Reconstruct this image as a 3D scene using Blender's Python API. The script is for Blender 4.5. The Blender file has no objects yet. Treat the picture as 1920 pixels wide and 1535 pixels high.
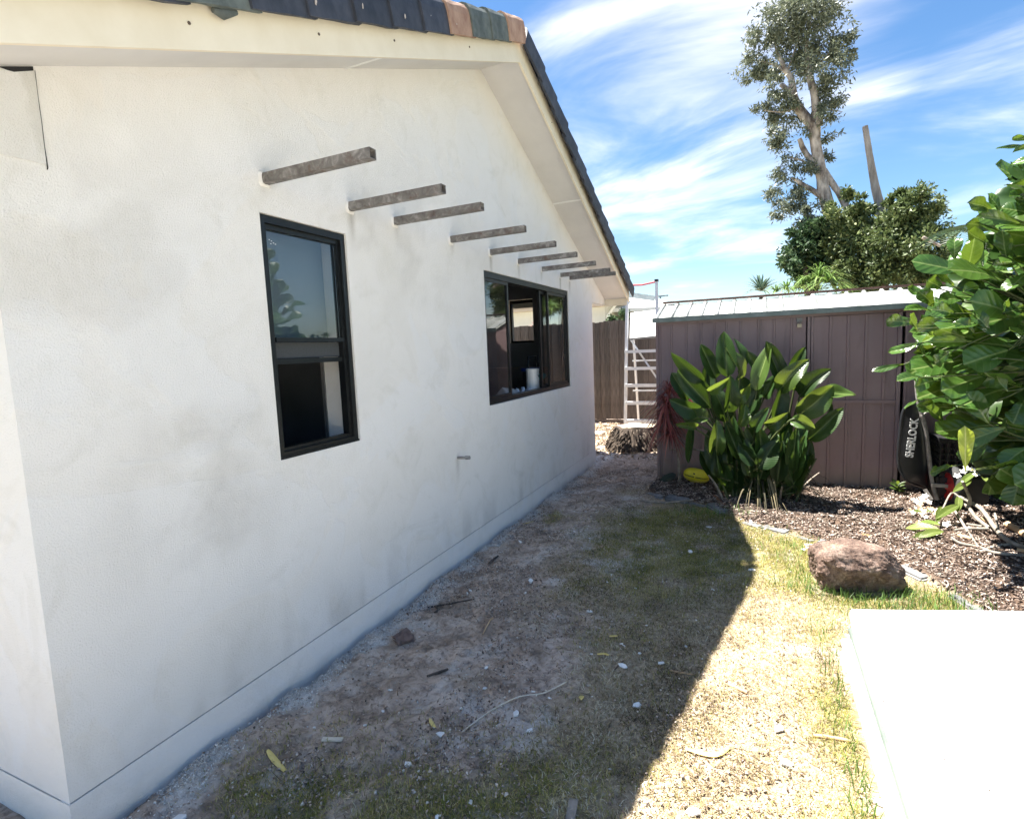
import bpy, bmesh, math, random
import numpy as np
from mathutils import Vector, Matrix
random.seed(7); RNG = np.random.default_rng(11)
S = bpy.context.scene
COL = S.collection
# ------------------------------------------------------------------ camera
F, YAW, PITCH, ROLL, CX, CH = 1026.0, 0.4257, 0.1082, -0.0414, 2.1874, 1.68
PW, PH = 1920, 1535
_f = np.array([-math.sin(YAW)*math.cos(PITCH), math.cos(YAW)*math.cos(PITCH), -math.sin(PITCH)])
_r = np.array([math.cos(YAW), math.sin(YAW), 0.0]); _u = np.cross(_r, _f)
_R = math.cos(ROLL)*_r + math.sin(ROLL)*_u; _U = -math.sin(ROLL)*_r + math.cos(ROLL)*_u
CAM = np.array([CX, 0.0, CH])
cd = bpy.data.cameras.new('camera'); cam = bpy.data.objects.new('camera', cd); COL.objects.link(cam)
cam.matrix_world = Matrix(((_R[0], _U[0], -_f[0], CAM[0]), (_R[1], _U[1], -_f[1], CAM[1]), (_R[2], _U[2], -_f[2], CAM[2]), (0, 0, 0, 1)))
cd.sensor_fit = 'HORIZONTAL'; cd.sensor_width = 36.0; cd.lens = 36.0*F/PW
cd.clip_start = 0.05; cd.clip_end = 2000
S.camera = cam
def at(x, y, ax, val):
    """the point of the place seen at photo pixel x, y on the plane where axis ax equals val"""
    d = _f + _R*(x-PW/2)/F + _U*(PH/2-y)/F
    return Vector(CAM + d*(val-CAM[ax])/d[ax])
def depth(p): return float((np.array(p)-CAM) @ _f)
# ------------------------------------------------------------------ light
SUN_DIR = Vector((0.41, -0.03, -1.0)).normalized()          # the way the light travels
SUN_EL = math.asin(-SUN_DIR.z); SUN_AZ = math.atan2(-SUN_DIR.x, -SUN_DIR.y)
w = bpy.data.worlds.new('World'); S.world = w; w.use_nodes = True
nt = w.node_tree; nd, lk = nt.nodes, nt.links
bg = nd['Background']
SKY_STRENGTH = 0.15
bg.inputs[1].default_value = SKY_STRENGTH
sky = nd.new('ShaderNodeTexSky'); sky.sky_type = 'NISHITA'; sky.sun_disc = False
sky.sun_elevation = SUN_EL; sky.sun_rotation = SUN_AZ
sky.air_density = 1.0; sky.dust_density = 0.3; sky.ozone_density = 1.6
hsv = nd.new('ShaderNodeHueSaturation'); hsv.inputs['Saturation'].default_value = 1.22; hsv.inputs['Value'].default_value = 0.132
lk.new(sky.outputs[0], hsv.inputs['Color'])
tc = nd.new('ShaderNodeTexCoord'); sep = nd.new('ShaderNodeSeparateXYZ'); lk.new(tc.outputs['Generated'], sep.inputs[0])
def mth(op, a, b=None, c=None, clamp=False):
    n = nd.new('ShaderNodeMath'); n.operation = op; n.use_clamp = clamp
    for i, v in enumerate((a, b, c)):
        if v is None: continue
        if isinstance(v, (int, float)): n.inputs[i].default_value = v
        else: lk.new(v, n.inputs[i])
    return n.outputs[0]
zz = mth('ADD', mth('MAXIMUM', sep.outputs[2], 0.0), 0.14)
px_ = mth('DIVIDE', sep.outputs[0], zz); py_ = mth('DIVIDE', sep.outputs[1], zz)
cmb = nd.new('ShaderNodeCombineXYZ'); lk.new(px_, cmb.inputs[0]); lk.new(py_, cmb.inputs[1])
mp = nd.new('ShaderNodeMapping'); mp.inputs['Rotation'].default_value = (0, 0, math.radians(38)); mp.inputs['Scale'].default_value = (0.80, 1.3, 1)
SKYLOC = (2.3, 4.2, 2.1); mp.inputs['Location'].default_value = SKYLOC
lk.new(cmb.outputs[0], mp.inputs[0])
n1 = nd.new('ShaderNodeTexNoise'); n1.inputs['Scale'].default_value = 1.15; n1.inputs['Detail'].default_value = 7; n1.inputs['Roughness'].default_value = 0.56; n1.inputs['Distortion'].default_value = 0.5
lk.new(mp.outputs[0], n1.inputs['Vector'])
n2 = nd.new('ShaderNodeTexNoise'); n2.inputs['Scale'].default_value = 0.55; n2.inputs['Detail'].default_value = 3
lk.new(cmb.outputs[0], n2.inputs['Vector'])
cov = mth('ADD', mth('MULTIPLY', n1.outputs[0], 0.75), mth('MULTIPLY', n2.outputs[0], 0.42))
# the big bright cloud over the garden (a real bank of cloud in one direction of the sky)
_cd = (at(1290, 185, 1, 10.0)-Vector(CAM)).normalized()
vm = nd.new('ShaderNodeVectorMath'); vm.operation = 'DOT_PRODUCT'; lk.new(tc.outputs['Generated'], vm.inputs[0]); vm.inputs[1].default_value = _cd
bank = mth('MULTIPLY', mth('POWER', mth('MAXIMUM', mth('DIVIDE', mth('SUBTRACT', vm.outputs['Value'], 0.955), 0.045), 0.0), 1.0), 0.18)
cov2 = mth('ADD', cov, mth('MAXIMUM', bank, 0.0))
mr = nd.new('ShaderNodeMapRange'); mr.interpolation_type = 'SMOOTHSTEP'
mr.inputs['From Min'].default_value = 0.56; mr.inputs['From Max'].default_value = 1.0
lk.new(cov2, mr.inputs['Value'])
mixc = nd.new('ShaderNodeMix'); mixc.data_type = 'RGBA'
lk.new(mth('POWER', mr.outputs[0], 1.3), mixc.inputs['Factor']); lk.new(hsv.outputs[0], mixc.inputs['A'])
CLOUD = 1.75
mixc.inputs['B'].default_value = (CLOUD*1.12, CLOUD*1.0, CLOUD*0.86, 1)
lk.new(mixc.outputs['Result'], bg.inputs[0])
sl = bpy.data.lights.new('sun', 'SUN'); sl.energy = 2.0; sl.angle = math.radians(0.55); sl.color = (1.0, 0.95, 0.87)
so = bpy.data.objects.new('sun', sl); COL.objects.link(so)
so.rotation_euler = SUN_DIR.to_track_quat('-Z', 'Y').to_euler(); so.location = (-6, 0, 14)
S.view_settings.view_transform = 'Standard'; S.view_settings.look = 'None'
S.view_settings.exposure = 3.45; S.view_settings.gamma = 1.0; S.view_settings.use_curve_mapping = False
S.cycles.max_bounces = 8; S.cycles.diffuse_bounces = 4; S.cycles.transparent_max_bounces = 8

# ------------------------------------------------------------------ helpers: noise
def vn(x, y, s=0):
    x = np.asarray(x, float); y = np.asarray(y, float)
    xi, yi = np.floor(x), np.floor(y); fx, fy = x-xi, y-yi
    fx = fx*fx*(3-2*fx); fy = fy*fy*(3-2*fy)
    def h(i, j):
        v = np.sin(i*127.1+j*311.7+s*74.7)*43758.5453
        return v-np.floor(v)
    return (h(xi, yi)*(1-fx)+h(xi+1, yi)*fx)*(1-fy)+(h(xi, yi+1)*(1-fx)+h(xi+1, yi+1)*fx)*fy
def fbm(x, y, s=0, o=4):
    a, t, n = 0.5, 0.0, 0.0
    for i in range(o):
        t = t+a*vn(np.asarray(x)*2**i+i*3.7, np.asarray(y)*2**i-i*1.3, s+i); n += a; a *= 0.5
    return t/n
def sstep(a, b, x):
    t = np.clip((np.asarray(x, float)-a)/(b-a), 0, 1); return t*t*(3-2*t)
# ------------------------------------------------------------------ helpers: objects
def thing(name, label, cat, loc=(0, 0, 0), group=None):
    o = bpy.data.objects.new(name, None); COL.objects.link(o); o.location = loc; o.empty_display_size = 0.1
    o['label'] = label; o['category'] = cat
    if group: o['group'] = group
    return o
def tag(o, label, cat, group=None):
    o['label'] = label; o['category'] = cat
    if group: o['group'] = group
    return o
def origin(o):
    p = Vector((0, 0, 0))
    while o is not None: p = p+Vector(o.location); o = o.parent
    return p
def link(name, me, parent=None, loc=(0, 0, 0), label=None):
    o = bpy.data.objects.new(name, me); COL.objects.link(o); o.parent = parent; o.location = loc
    if label: o['label'] = label
    return o
def copy_tree(o, parent=None):
    c = o.copy(); COL.objects.link(c); c.parent = parent
    for ch in list(o.children): copy_tree(ch, c)
    return c
def np_mesh(name, V, T, mat, tint=None, smooth=False):
    """triangle or quad mesh straight from arrays; tint = one value per face"""
    V = np.asarray(V, np.float32); T = np.asarray(T, np.int32); k = T.shape[1]
    me = bpy.data.meshes.new(name); me.vertices.add(len(V)); me.vertices.foreach_set('co', V.ravel())
    me.loops.add(T.size); me.loops.foreach_set('vertex_index', T.ravel())
    me.polygons.add(len(T)); me.polygons.foreach_set('loop_start', np.arange(0, T.size, k, dtype=np.int32))
    me.polygons.foreach_set('loop_total', np.full(len(T), k, np.int32))
    if smooth: me.polygons.foreach_set('use_smooth', np.ones(len(T), bool))
    if tint is not None:
        a = me.attributes.new('tint', 'FLOAT', 'FACE'); a.data.foreach_set('value', np.asarray(tint, np.float32))
    me.update(calc_edges=True); me.materials.append(mat); me.validate()
    return me
class MB:
    """collects shapes in world coordinates and links them as ONE mesh object"""
    def __init__(s): s.v = []; s.f = []; s.sm = []
    def add(s, vs, fs, smooth=False):
        b = len(s.v); s.v += [tuple(v) for v in vs]
        for f in fs: s.f.append(tuple(b+i for i in f)); s.sm.append(smooth)
        return s
    def box(s, lo, hi):
        x0, y0, z0 = lo; x1, y1, z1 = hi
        return s.add([(x0, y0, z0), (x1, y0, z0), (x1, y1, z0), (x0, y1, z0), (x0, y0, z1), (x1, y0, z1), (x1, y1, z1), (x0, y1, z1)],
                     [(0, 3, 2, 1), (4, 5, 6, 7), (0, 1, 5, 4), (1, 2, 6, 5), (2, 3, 7, 6), (3, 0, 4, 7)])
    def bar(s, a, b, wx, wz, up=(0, 0, 1), bev=0.0):
        a, b, up = Vector(a), Vector(b), Vector(up); d = (b-a).normalized(); sx = d.cross(up).normalized(); sz = sx.cross(d)
        pts = []
        hx, hz = wx/2, wz/2
        if bev: ring = [(-hx+bev, -hz), (hx-bev, -hz), (hx, -hz+bev), (hx, hz-bev), (hx-bev, hz), (-hx+bev, hz), (-hx, hz-bev), (-hx, -hz+bev)]
        else: ring = [(-hx, -hz), (hx, -hz), (hx, hz), (-hx, hz)]
        n = len(ring)
        for p in (a, b):
            for (i, j) in ring: pts.append(p+sx*i+sz*j)
        return s.add(pts, [tuple(reversed(range(n))), tuple(range(n, 2*n))]+[(i, (i+1) % n, n+(i+1) % n, n+i) for i in range(n)])
    def tube(s, pts, rad, n=8, cap=True, jit=0.0):
        pts = [Vector(p) for p in pts]; m = len(pts)
        if not hasattr(rad, '__len__'): rad = [rad]*m
        vs = []; prev = None
        for i, p in enumerate(pts):
            t = (pts[min(i+1, m-1)]-pts[max(i-1, 0)]).normalized()
            if prev is None:
                a = Vector((0, 0, 1)) if abs(t.z) < .9 else Vector((1, 0, 0)); x = t.cross(a).normalized()
            else: x = (prev-t*prev.dot(t)).normalized()
            prev = x; y = t.cross(x)
            for k in range(n):
                an = 2*math.pi*k/n; r = rad[i]*(1+jit*(random.random()-.5))
                vs.append(p+x*math.cos(an)*r+y*math.sin(an)*r)
        fs = [(i*n+k, i*n+(k+1) % n, (i+1)*n+(k+1) % n, (i+1)*n+k) for i in range(m-1) for k in range(n)]
        s.add(vs, fs, True)
        if cap: s.add(vs[:n], [tuple(reversed(range(n)))]); s.add(vs[-n:], [tuple(range(n))])
        return s
    def prism(s, poly, d):
        """closed polygon (list of points, counter-clockwise seen from where d points) swept along d"""
        d = Vector(d); n = len(poly); P = [Vector(p) for p in poly]
        return s.add(P+[p+d for p in P], [tuple(reversed(range(n))), tuple(range(n, 2*n))]+[(i, (i+1) % n, n+(i+1) % n, n+i) for i in range(n)])
    def mesh(s, name, mat, o=Vector((0, 0, 0))):
        me = bpy.data.meshes.new(name); me.from_pydata([(v[0]-o[0], v[1]-o[1], v[2]-o[2]) for v in s.v], [], s.f)
        me.polygons.foreach_set('use_smooth', s.sm); me.materials.append(mat); me.update()
        return me
    def build(s, name, mat, parent=None, label=None, loc=None):
        o = origin(parent); l = Vector(loc) if loc is not None else o
        return link(name, s.mesh(name, mat, l), parent, l-o, label)
def smooth_path(pts, n=6):
    P = [Vector(p) for p in pts]; out = []
    for i in range(len(P)-1):
        p0, p1, p2, p3 = P[max(i-1, 0)], P[i], P[i+1], P[min(i+2, len(P)-1)]
        for k in range(n):
            t = k/n
            out.append(0.5*((2*p1)+(p2-p0)*t+(2*p0-5*p1+4*p2-p3)*t*t+(3*p1-p0-3*p2+p3)*t**3))
    return out+[P[-1]]
def lerp(a, b, n): return [a+(b-a)*i/(n-1) for i in range(n)]
# ------------------------------------------------------------------ materials
def new_mat(name):
    m = bpy.data.materials.new(name); m.use_nodes = True
    return m, m.node_tree, m.node_tree.nodes['Principled BSDF']
def nnode(t, typ, **kw):
    n = t.nodes.new(typ)
    for k, v in kw.items():
        if k.startswith('i_'):
            key = k[2:].replace('_', ' '); n.inputs[key].default_value = v
        else: setattr(n, k, v)
    return n
def ramp(t, fac, stops):
    r = t.nodes.new('ShaderNodeValToRGB'); e = r.color_ramp.elements
    while len(e) < len(stops): e.new(0.5)
    for i, (p, c) in enumerate(stops): e[i].position = p; e[i].color = (*c, 1)
    t.links.new(fac, r.inputs[0]); return r.outputs[0]
def noise_n(t, scale, detail=4, rough=.55, vec=None, dist=0.0, stretch=None):
    n = nnode(t, 'ShaderNodeTexNoise', i_Scale=scale, i_Detail=detail, i_Roughness=rough, i_Distortion=dist)
    if vec is None: vec = nnode(t, 'ShaderNodeTexCoord').outputs['Object']
    if stretch:
        m = nnode(t, 'ShaderNodeMapping', i_Scale=stretch); t.links.new(vec, m.inputs[0]); vec = m.outputs[0]
    t.links.new(vec, n.inputs['Vector']); return n.outputs[0]
def bump(t, bsdf, h, strength=.3, dist=.01, prev=None):
    b = nnode(t, 'ShaderNodeBump', i_Strength=strength, i_Distance=dist); t.links.new(h, b.inputs['Height'])
    if prev is not None: t.links.new(prev, b.inputs['Normal'])
    t.links.new(b.outputs[0], bsdf.inputs['Normal']); return b.outputs[0]
def cmix(t, fac, a, b, mode='MIX'):
    n = nnode(t, 'ShaderNodeMix', data_type='RGBA', blend_type=mode)
    for k, v in (('Factor', fac), ('A', a), ('B', b)):
        s = n.inputs[k] if k != 'Factor' else n.inputs[0]
        if k in 'AB': s = [q for q in n.inputs if q.name == k and q.type == 'RGBA'][0]
        if isinstance(v, (int, float)): s.default_value = v
        elif isinstance(v, tuple): s.default_value = (*v, 1)
        else: t.links.new(v, s)
    return [q for q in n.outputs if q.type == 'RGBA'][0]
def math_n(t, op, a, b=0.0, clamp=False):
    n = nnode(t, 'ShaderNodeMath', operation=op, use_clamp=clamp)
    for i, v in enumerate((a, b)):
        if isinstance(v, (int, float)): n.inputs[i].default_value = v
        else: t.links.new(v, n.inputs[i])
    return n.outputs[0]
def mat_basic(name, c1, c2, scale=6, rough=.6, bs=.2, bscale=60, bd=.003, stretch=None, metal=0.0, lo=.35, hi=.65, spec=None, rand=0.0):
    """two-tone mottled surface with fine relief; rand varies its brightness from object to object"""
    m, t, b = new_mat(name)
    c = ramp(t, noise_n(t, scale, 5, .6, stretch=stretch), [(lo, c1), (hi, c2)])
    if rand:
        oi = nnode(t, 'ShaderNodeObjectInfo'); h = nnode(t, 'ShaderNodeHueSaturation')
        t.links.new(math_n(t, 'ADD', math_n(t, 'MULTIPLY', oi.outputs['Random'], rand*2), 1-rand), h.inputs['Value'])
        t.links.new(c, h.inputs['Color']); c = h.outputs[0]
    t.links.new(c, b.inputs['Base Color']); b.inputs['Roughness'].default_value = rough; b.inputs['Metallic'].default_value = metal
    if spec is not None: b.inputs['Specular IOR Level'].default_value = spec
    if bs: bump(t, b, noise_n(t, bscale, 4, .6, stretch=stretch), bs, bd)
    return m
def mat_tint(name, stops, rough=.8, transl=0.0, spec=.3, tcol=None):
    """colour from the per-face tint value"""
    m, t, b = new_mat(name)
    a = nnode(t, 'ShaderNodeAttribute', attribute_name='tint')
    c = ramp(t, a.outputs['Fac'], stops); t.links.new(c, b.inputs['Base Color'])
    b.inputs['Roughness'].default_value = rough; b.inputs['Specular IOR Level'].default_value = spec
    if transl:
        tr = nnode(t, 'ShaderNodeBsdfTranslucent'); mx = nnode(t, 'ShaderNodeMixShader', i_Fac=transl)
        if tcol: t.links.new(cmix(t, .6, c, tcol), tr.inputs[0])
        else: t.links.new(c, tr.inputs[0])
        t.links.new(b.outputs[0], mx.inputs[1]); t.links.new(tr.outputs[0], mx.inputs[2])
        t.links.new(mx.outputs[0], t.nodes['Material Output'].inputs['Surface'])
    return m
def mat_render(name, base=(.88, .855, .815), dirt=(.73, .70, .64)):
    m, t, b = new_mat(name)
    obj = nnode(t, 'ShaderNodeTexCoord').outputs['Object']
    big = noise_n(t, .9, 4, .55, obj, .3); mid = noise_n(t, 4.2, 6, .65, obj, .8)
    c = cmix(t, math_n(t, 'MULTIPLY', ramp(t, big, [(.42, (0, 0, 0)), (.70, (1, 1, 1))]), .42), base, dirt)
    c = cmix(t, math_n(t, 'MULTIPLY', ramp(t, mid, [(.50, (0, 0, 0)), (.72, (1, 1, 1))]), .30), c, (.70, .675, .60))
    sk = noise_n(t, 1.15, 6, .52, obj, .9)
    c = cmix(t, math_n(t, 'MULTIPLY', ramp(t, sk, [(.53, (0, 0, 0)), (.56, (1, 1, 1))]), .45), c, (.86, .855, .845))
    hz = noise_n(t, 2.6, 7, .62, obj, 1.4)
    c = cmix(t, math_n(t, 'MULTIPLY', ramp(t, hz, [(.56, (0, 0, 0)), (.70, (1, 1, 1))]), .26), c, (.62, .60, .53))
    at_ = nnode(t, 'ShaderNodeAttribute', attribute_name='stain')
    c = cmix(t, math_n(t, 'MULTIPLY', at_.outputs['Fac'], math_n(t, 'ADD', .35, noise_n(t, 14, 5, .7, obj))), c, (.33, .30, .25))
    speck = noise_n(t, 55, 3, .7, obj)
    c = cmix(t, math_n(t, 'MULTIPLY', ramp(t, speck, [(.66, (0, 0, 0)), (.74, (1, 1, 1))]), .16), c, (.42, .40, .36))
    t.links.new(c, b.inputs['Base Color']); b.inputs['Roughness'].default_value = .93; b.inputs['Specular IOR Level'].default_value = .15
    n = bump(t, b, noise_n(t, 150, 5, .7, obj), .8, .008)
    sw = noise_n(t, 13, 7, .66, obj, 2.2, (1, 1, .55))
    n = bump(t, b, sw, .22, .012, n)
    n = bump(t, b, ramp(t, sk, [(.53, (0, 0, 0)), (.55, (1, 1, 1))]), .25, .004, n)
    bump(t, b, noise_n(t, 2.2, 2, .5, obj), .22, .03, n)
    return m
WALL = mat_render('white render')
PLINTH = mat_render('plinth render', (.90, .87, .83), (.80, .77, .715))
PATCHM = mat_render('patched render', (.68, .665, .63), (.56, .545, .51))
CREAM = mat_basic('cream paint', (.76, .68, .52), (.82, .745, .59), 5, .55, .10, 120, .002)
SOFFITM = mat_basic('soffit paint', (.60, .585, .57), (.66, .645, .625), 2.5, .7, .08, 90, .002)
WHITEP = mat_basic('white paint', (.78, .78, .76), (.84, .84, .82), 8, .4, .05, 90, .002)
DARKTILE = mat_basic('weathered navy tile', (.016, .020, .031), (.055, .060, .078), 9, .62, .5, 40, .006, rand=.25, lo=.3, hi=.75)
GREENTILE = mat_basic('mossy grey green tile', (.060, .075, .072), (.13, .15, .14), 10, .75, .6, 60, .006, rand=.15)
TERRA = mat_basic('worn terracotta tile', (.30, .17, .12), (.44, .29, .21), 12, .85, .6, 60, .005, rand=.1)
CHIP = mat_basic('chipped tile body', (.42, .36, .32), (.62, .55, .49), 30, .9, .3, 90, .003)
BLACKF = mat_basic('black powder coat', (.004, .005, .006), (.008, .010, .011), 20, .42, .05, 200, .001)
SEAL = mat_basic('dark gap', (.01, .01, .01), (.02, .02, .02), 20, .9, 0)
STEEL = mat_basic('rusty galvanised steel', (.20, .185, .17), (.36, .345, .33), 14, .55, .25, 70, .002, metal=.15, stretch=(1, 4, 4))
def _steel():
    m, t, b = new_mat('weathered steel tube')
    obj = nnode(t, 'ShaderNodeTexCoord').outputs['Object']
    oi = nnode(t, 'ShaderNodeObjectInfo'); va = nnode(t, 'ShaderNodeVectorMath', operation='ADD'); t.links.new(obj, va.inputs[0]); vs_ = nnode(t, 'ShaderNodeCombineXYZ')
    t.links.new(math_n(t, 'MULTIPLY', oi.outputs['Random'], 40.0), vs_.inputs[0]); t.links.new(vs_.outputs[0], va.inputs[1]); obj = va.outputs[0]
    c = ramp(t, noise_n(t, 16, 6, .65, obj, 1.0), [(.3, (.10, .088, .08)), (.52, (.21, .195, .18)), (.72, (.42, .40, .375))])
    c = cmix(t, ramp(t, noise_n(t, 9, 5, .7, obj), [(.54, (0, 0, 0)), (.68, (.8, .8, .8))]), c, (.12, .065, .042))
    t.links.new(c, b.inputs['Base Color']); b.inputs['Roughness'].default_value = .6; b.inputs['Metallic'].default_value = .25
    bump(t, b, noise_n(t, 60, 4, .6, obj), .3, .002); return m
STEELT = _steel()
def mat_glass(name, tint=(.86, .9, .92), rough=.015, alpha=.0):
    m, t, b = new_mat(name)
    b.inputs['Base Color'].default_value = (*tint, 1); b.inputs['Roughness'].default_value = rough
    b.inputs['Transmission Weight'].default_value = 1.0; b.inputs['IOR'].default_value = 1.5
    return m
GLASS = mat_glass('window glass')
def _frost():
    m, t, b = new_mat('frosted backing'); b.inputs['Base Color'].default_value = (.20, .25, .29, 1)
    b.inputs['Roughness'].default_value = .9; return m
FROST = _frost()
MESHM = mat_basic('fly screen', (.045, .05, .052), (.06, .065, .07), 80, .8, .2, 500, .001)
SHEDM = mat_basic('mulberry steel sheet', (.21, .135, .138), (.27, .185, .183), 3.5, .5, .12, 25, .003, lo=.3, hi=.7)
def _shedm(name, c1, c2):
    m, t, b = new_mat(name); geo = nnode(t, 'ShaderNodeNewGeometry'); pos = geo.outputs['Position']; sx = nnode(t, 'ShaderNodeSeparateXYZ'); t.links.new(pos, sx.inputs[0])
    c = ramp(t, noise_n(t, 1.3, 5, .6, pos), [(.3, c1), (.7, c2)])
    c = cmix(t, math_n(t, 'MULTIPLY', ramp(t, noise_n(t, 9, 6, .65, pos, .3, (1, 1, .10)), [(.50, (0, 0, 0)), (.70, (1, 1, 1))]), .40), c, (.30, .24, .23))
    c = cmix(t, math_n(t, 'MULTIPLY', ramp(t, noise_n(t, 7, 6, .65, pos, .3, (1, 1, .16)), [(.56, (0, 0, 0)), (.72, (1, 1, 1))]), .45), c, (.09, .06, .06))
    low = ramp(t, math_n(t, 'ADD', sx.outputs[2], math_n(t, 'MULTIPLY', noise_n(t, 11, 5, .7, pos), -.28)), [(.0, (1, 1, 1)), (.16, (0, 0, 0))])
    c = cmix(t, math_n(t, 'MULTIPLY', low, .65), c, (.20, .155, .12))
    t.links.new(c, b.inputs['Base Color']); b.inputs['Roughness'].default_value = .5
    n = bump(t, b, noise_n(t, 1.8, 2, .5, pos), .35, .02); bump(t, b, noise_n(t, 25, 4, .6, pos), .12, .003, n)
    return m
SHEDM = _shedm('mulberry steel sheet', (.23, .15, .154), (.30, .21, .208))
SHEDD = mat_basic('mulberry door sheet', (.22, .142, .142), (.28, .19, .187), 3.0, .5, .12, 25, .003)
def _roofm():
    m, t, b = new_mat('dirty white roof sheet')
    obj = nnode(t, 'ShaderNodeTexCoord').outputs['Object']
    c = ramp(t, noise_n(t, 5, 6, .65, obj, .5, (1, .35, 1)), [(.38, (.16, .17, .155)), (.52, (.36, .37, .35)), (.64, (.50, .51, .49))])
    t.links.new(c, b.inputs['Base Color']); b.inputs['Roughness'].default_value = .45; b.inputs['Metallic'].default_value = 0
    return m
SHEDROOF = _roofm()
RUSTCAP = mat_basic('rusty ridge cap', (.10, .05, .04), (.20, .11, .085), 18, .8, .3, 40, .003)
FENCEM = mat_basic('weathered paling timber', (.062, .048, .040), (.155, .126, .105), 7, .85, .55, 30, .006, stretch=(9, 9, .55), rand=.28)
ALU = mat_basic('white aluminium', (.72, .73, .73), (.82, .82, .82), 12, .35, .04, 90, .001)
REDST = mat_basic('red strap', (.45, .02, .03), (.55, .03, .04), 20, .6, .1)
BLACKPL = mat_basic('black plastic', (.012, .012, .013), (.022, .022, .024), 6, .42, .12, 60, .002)
TRAYM = mat_basic('black poly tray', (.012, .013, .016), (.025, .027, .032), 4, .38, .10, 40, .003)
REDM = mat_basic('red wheel', (.50, .03, .03), (.62, .055, .05), 14, .5, .1)
RUBBER = mat_basic('grey rubber tyre', (.025, .025, .026), (.05, .05, .05), 20, .85, .2)
BARROWST = mat_basic('dull barrow steel', (.14, .13, .12), (.28, .26, .24), 16, .6, .2, 60, .002)
LETTER = mat_basic('white lettering', (.80, .80, .80), (.86, .86, .86), 20, .6, 0)
BALLM = mat_basic('yellow football skin', (.62, .52, .015), (.74, .63, .03), 10, .5, .25, 220, .001)
INK = mat_basic('dark print', (.02, .02, .015), (.04, .035, .02), 20, .7, 0)
ROCKM = None
BARK = mat_basic('pale papery bark', (.11, .08, .062), (.60, .52, .45), 5, .9, .9, 12, .04, stretch=(1, 1, .4))
DEADBARK = mat_basic('bleached dead bark', (.20, .165, .14), (.40, .355, .32), 5, .9, .7, 14, .02, stretch=(1, 1, .3))
TWIG = mat_basic('grey twig', (.16, .13, .10), (.34, .29, .235), 14, .85, .4, 50, .003)
TWIGD = mat_basic('dark twig', (.05, .038, .028), (.12, .09, .07), 14, .9, .4, 50, .003)
FRANG = mat_basic('grey frangipani bark', (.15, .13, .105), (.34, .31, .26), 16, .8, .5, 40, .004)
TANW = mat_basic('tan bare wood', (.42, .26, .13), (.62, .43, .25), 10, .8, .3, 40, .003)
BROWNLEAF = mat_basic('dry brown leaf', (.24, .10, .04), (.42, .20, .085), 9, .7, .3, 40, .003)
PETAL = mat_basic('white petal', (.82, .80, .72), (.88, .86, .80), 10, .6, .1)
YELLOWP = mat_basic('yellow throat', (.80, .60, .06), (.85, .68, .12), 10, .6, 0)
DRYP = mat_basic('dried petal', (.36, .22, .12), (.60, .46, .30), 16, .8, .2)
PLASTER = mat_basic('plaster flake', (.72, .71, .68), (.84, .83, .80), 30, .9, .4, 60, .003)
YLEAF = mat_basic('yellowed leaf strip', (.62, .46, .12), (.76, .60, .22), 14, .6, .2, 50, .002)
EDGEM = mat_basic('grey edging stone', (.115, .115, .118), (.235, .235, .235), 9, .85, .6, 40, .006, rand=.15)
PANELM = mat_basic('white panel skin', (.80, .81, .80), (.85, .86, .85), 3, .38, .03, 60, .001)
PANELG = mat_basic('pale green panel edge', (.10, .125, .11), (.15, .175, .155), 4, .5, .05, 60, .001)
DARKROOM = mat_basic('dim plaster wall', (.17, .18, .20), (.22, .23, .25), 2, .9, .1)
ROOMB = mat_basic('brown cabinet board', (.13, .11, .10), (.18, .155, .14), 3, .7, .1)
JAMB = mat_basic('white door lining', (.80, .80, .79), (.84, .84, .83), 5, .5, .03)
NWALL = mat_basic('neighbour white wall', (.74, .72, .68), (.80, .785, .75), 3, .9, .2, 60, .004)
NROOF = mat_basic('neighbour white roof', (.66, .67, .66), (.76, .77, .76), 2, .5, .05)
NRIDGE = mat_basic('grey ridge flashing', (.19, .22, .22), (.28, .31, .31), 5, .6, .1)
TEAL = mat_basic('teal tool body', (.01, .16, .18), (.02, .22, .25), 12, .5, .1)
BLUEP = mat_basic('blue plastic', (.01, .04, .20), (.02, .06, .28), 12, .5, .1)
PALEW = mat_basic('pale sawn timber', (.58, .50, .38), (.74, .67, .55), 9, .8, .3, 40, .002, stretch=(1, 6, 6))
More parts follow.
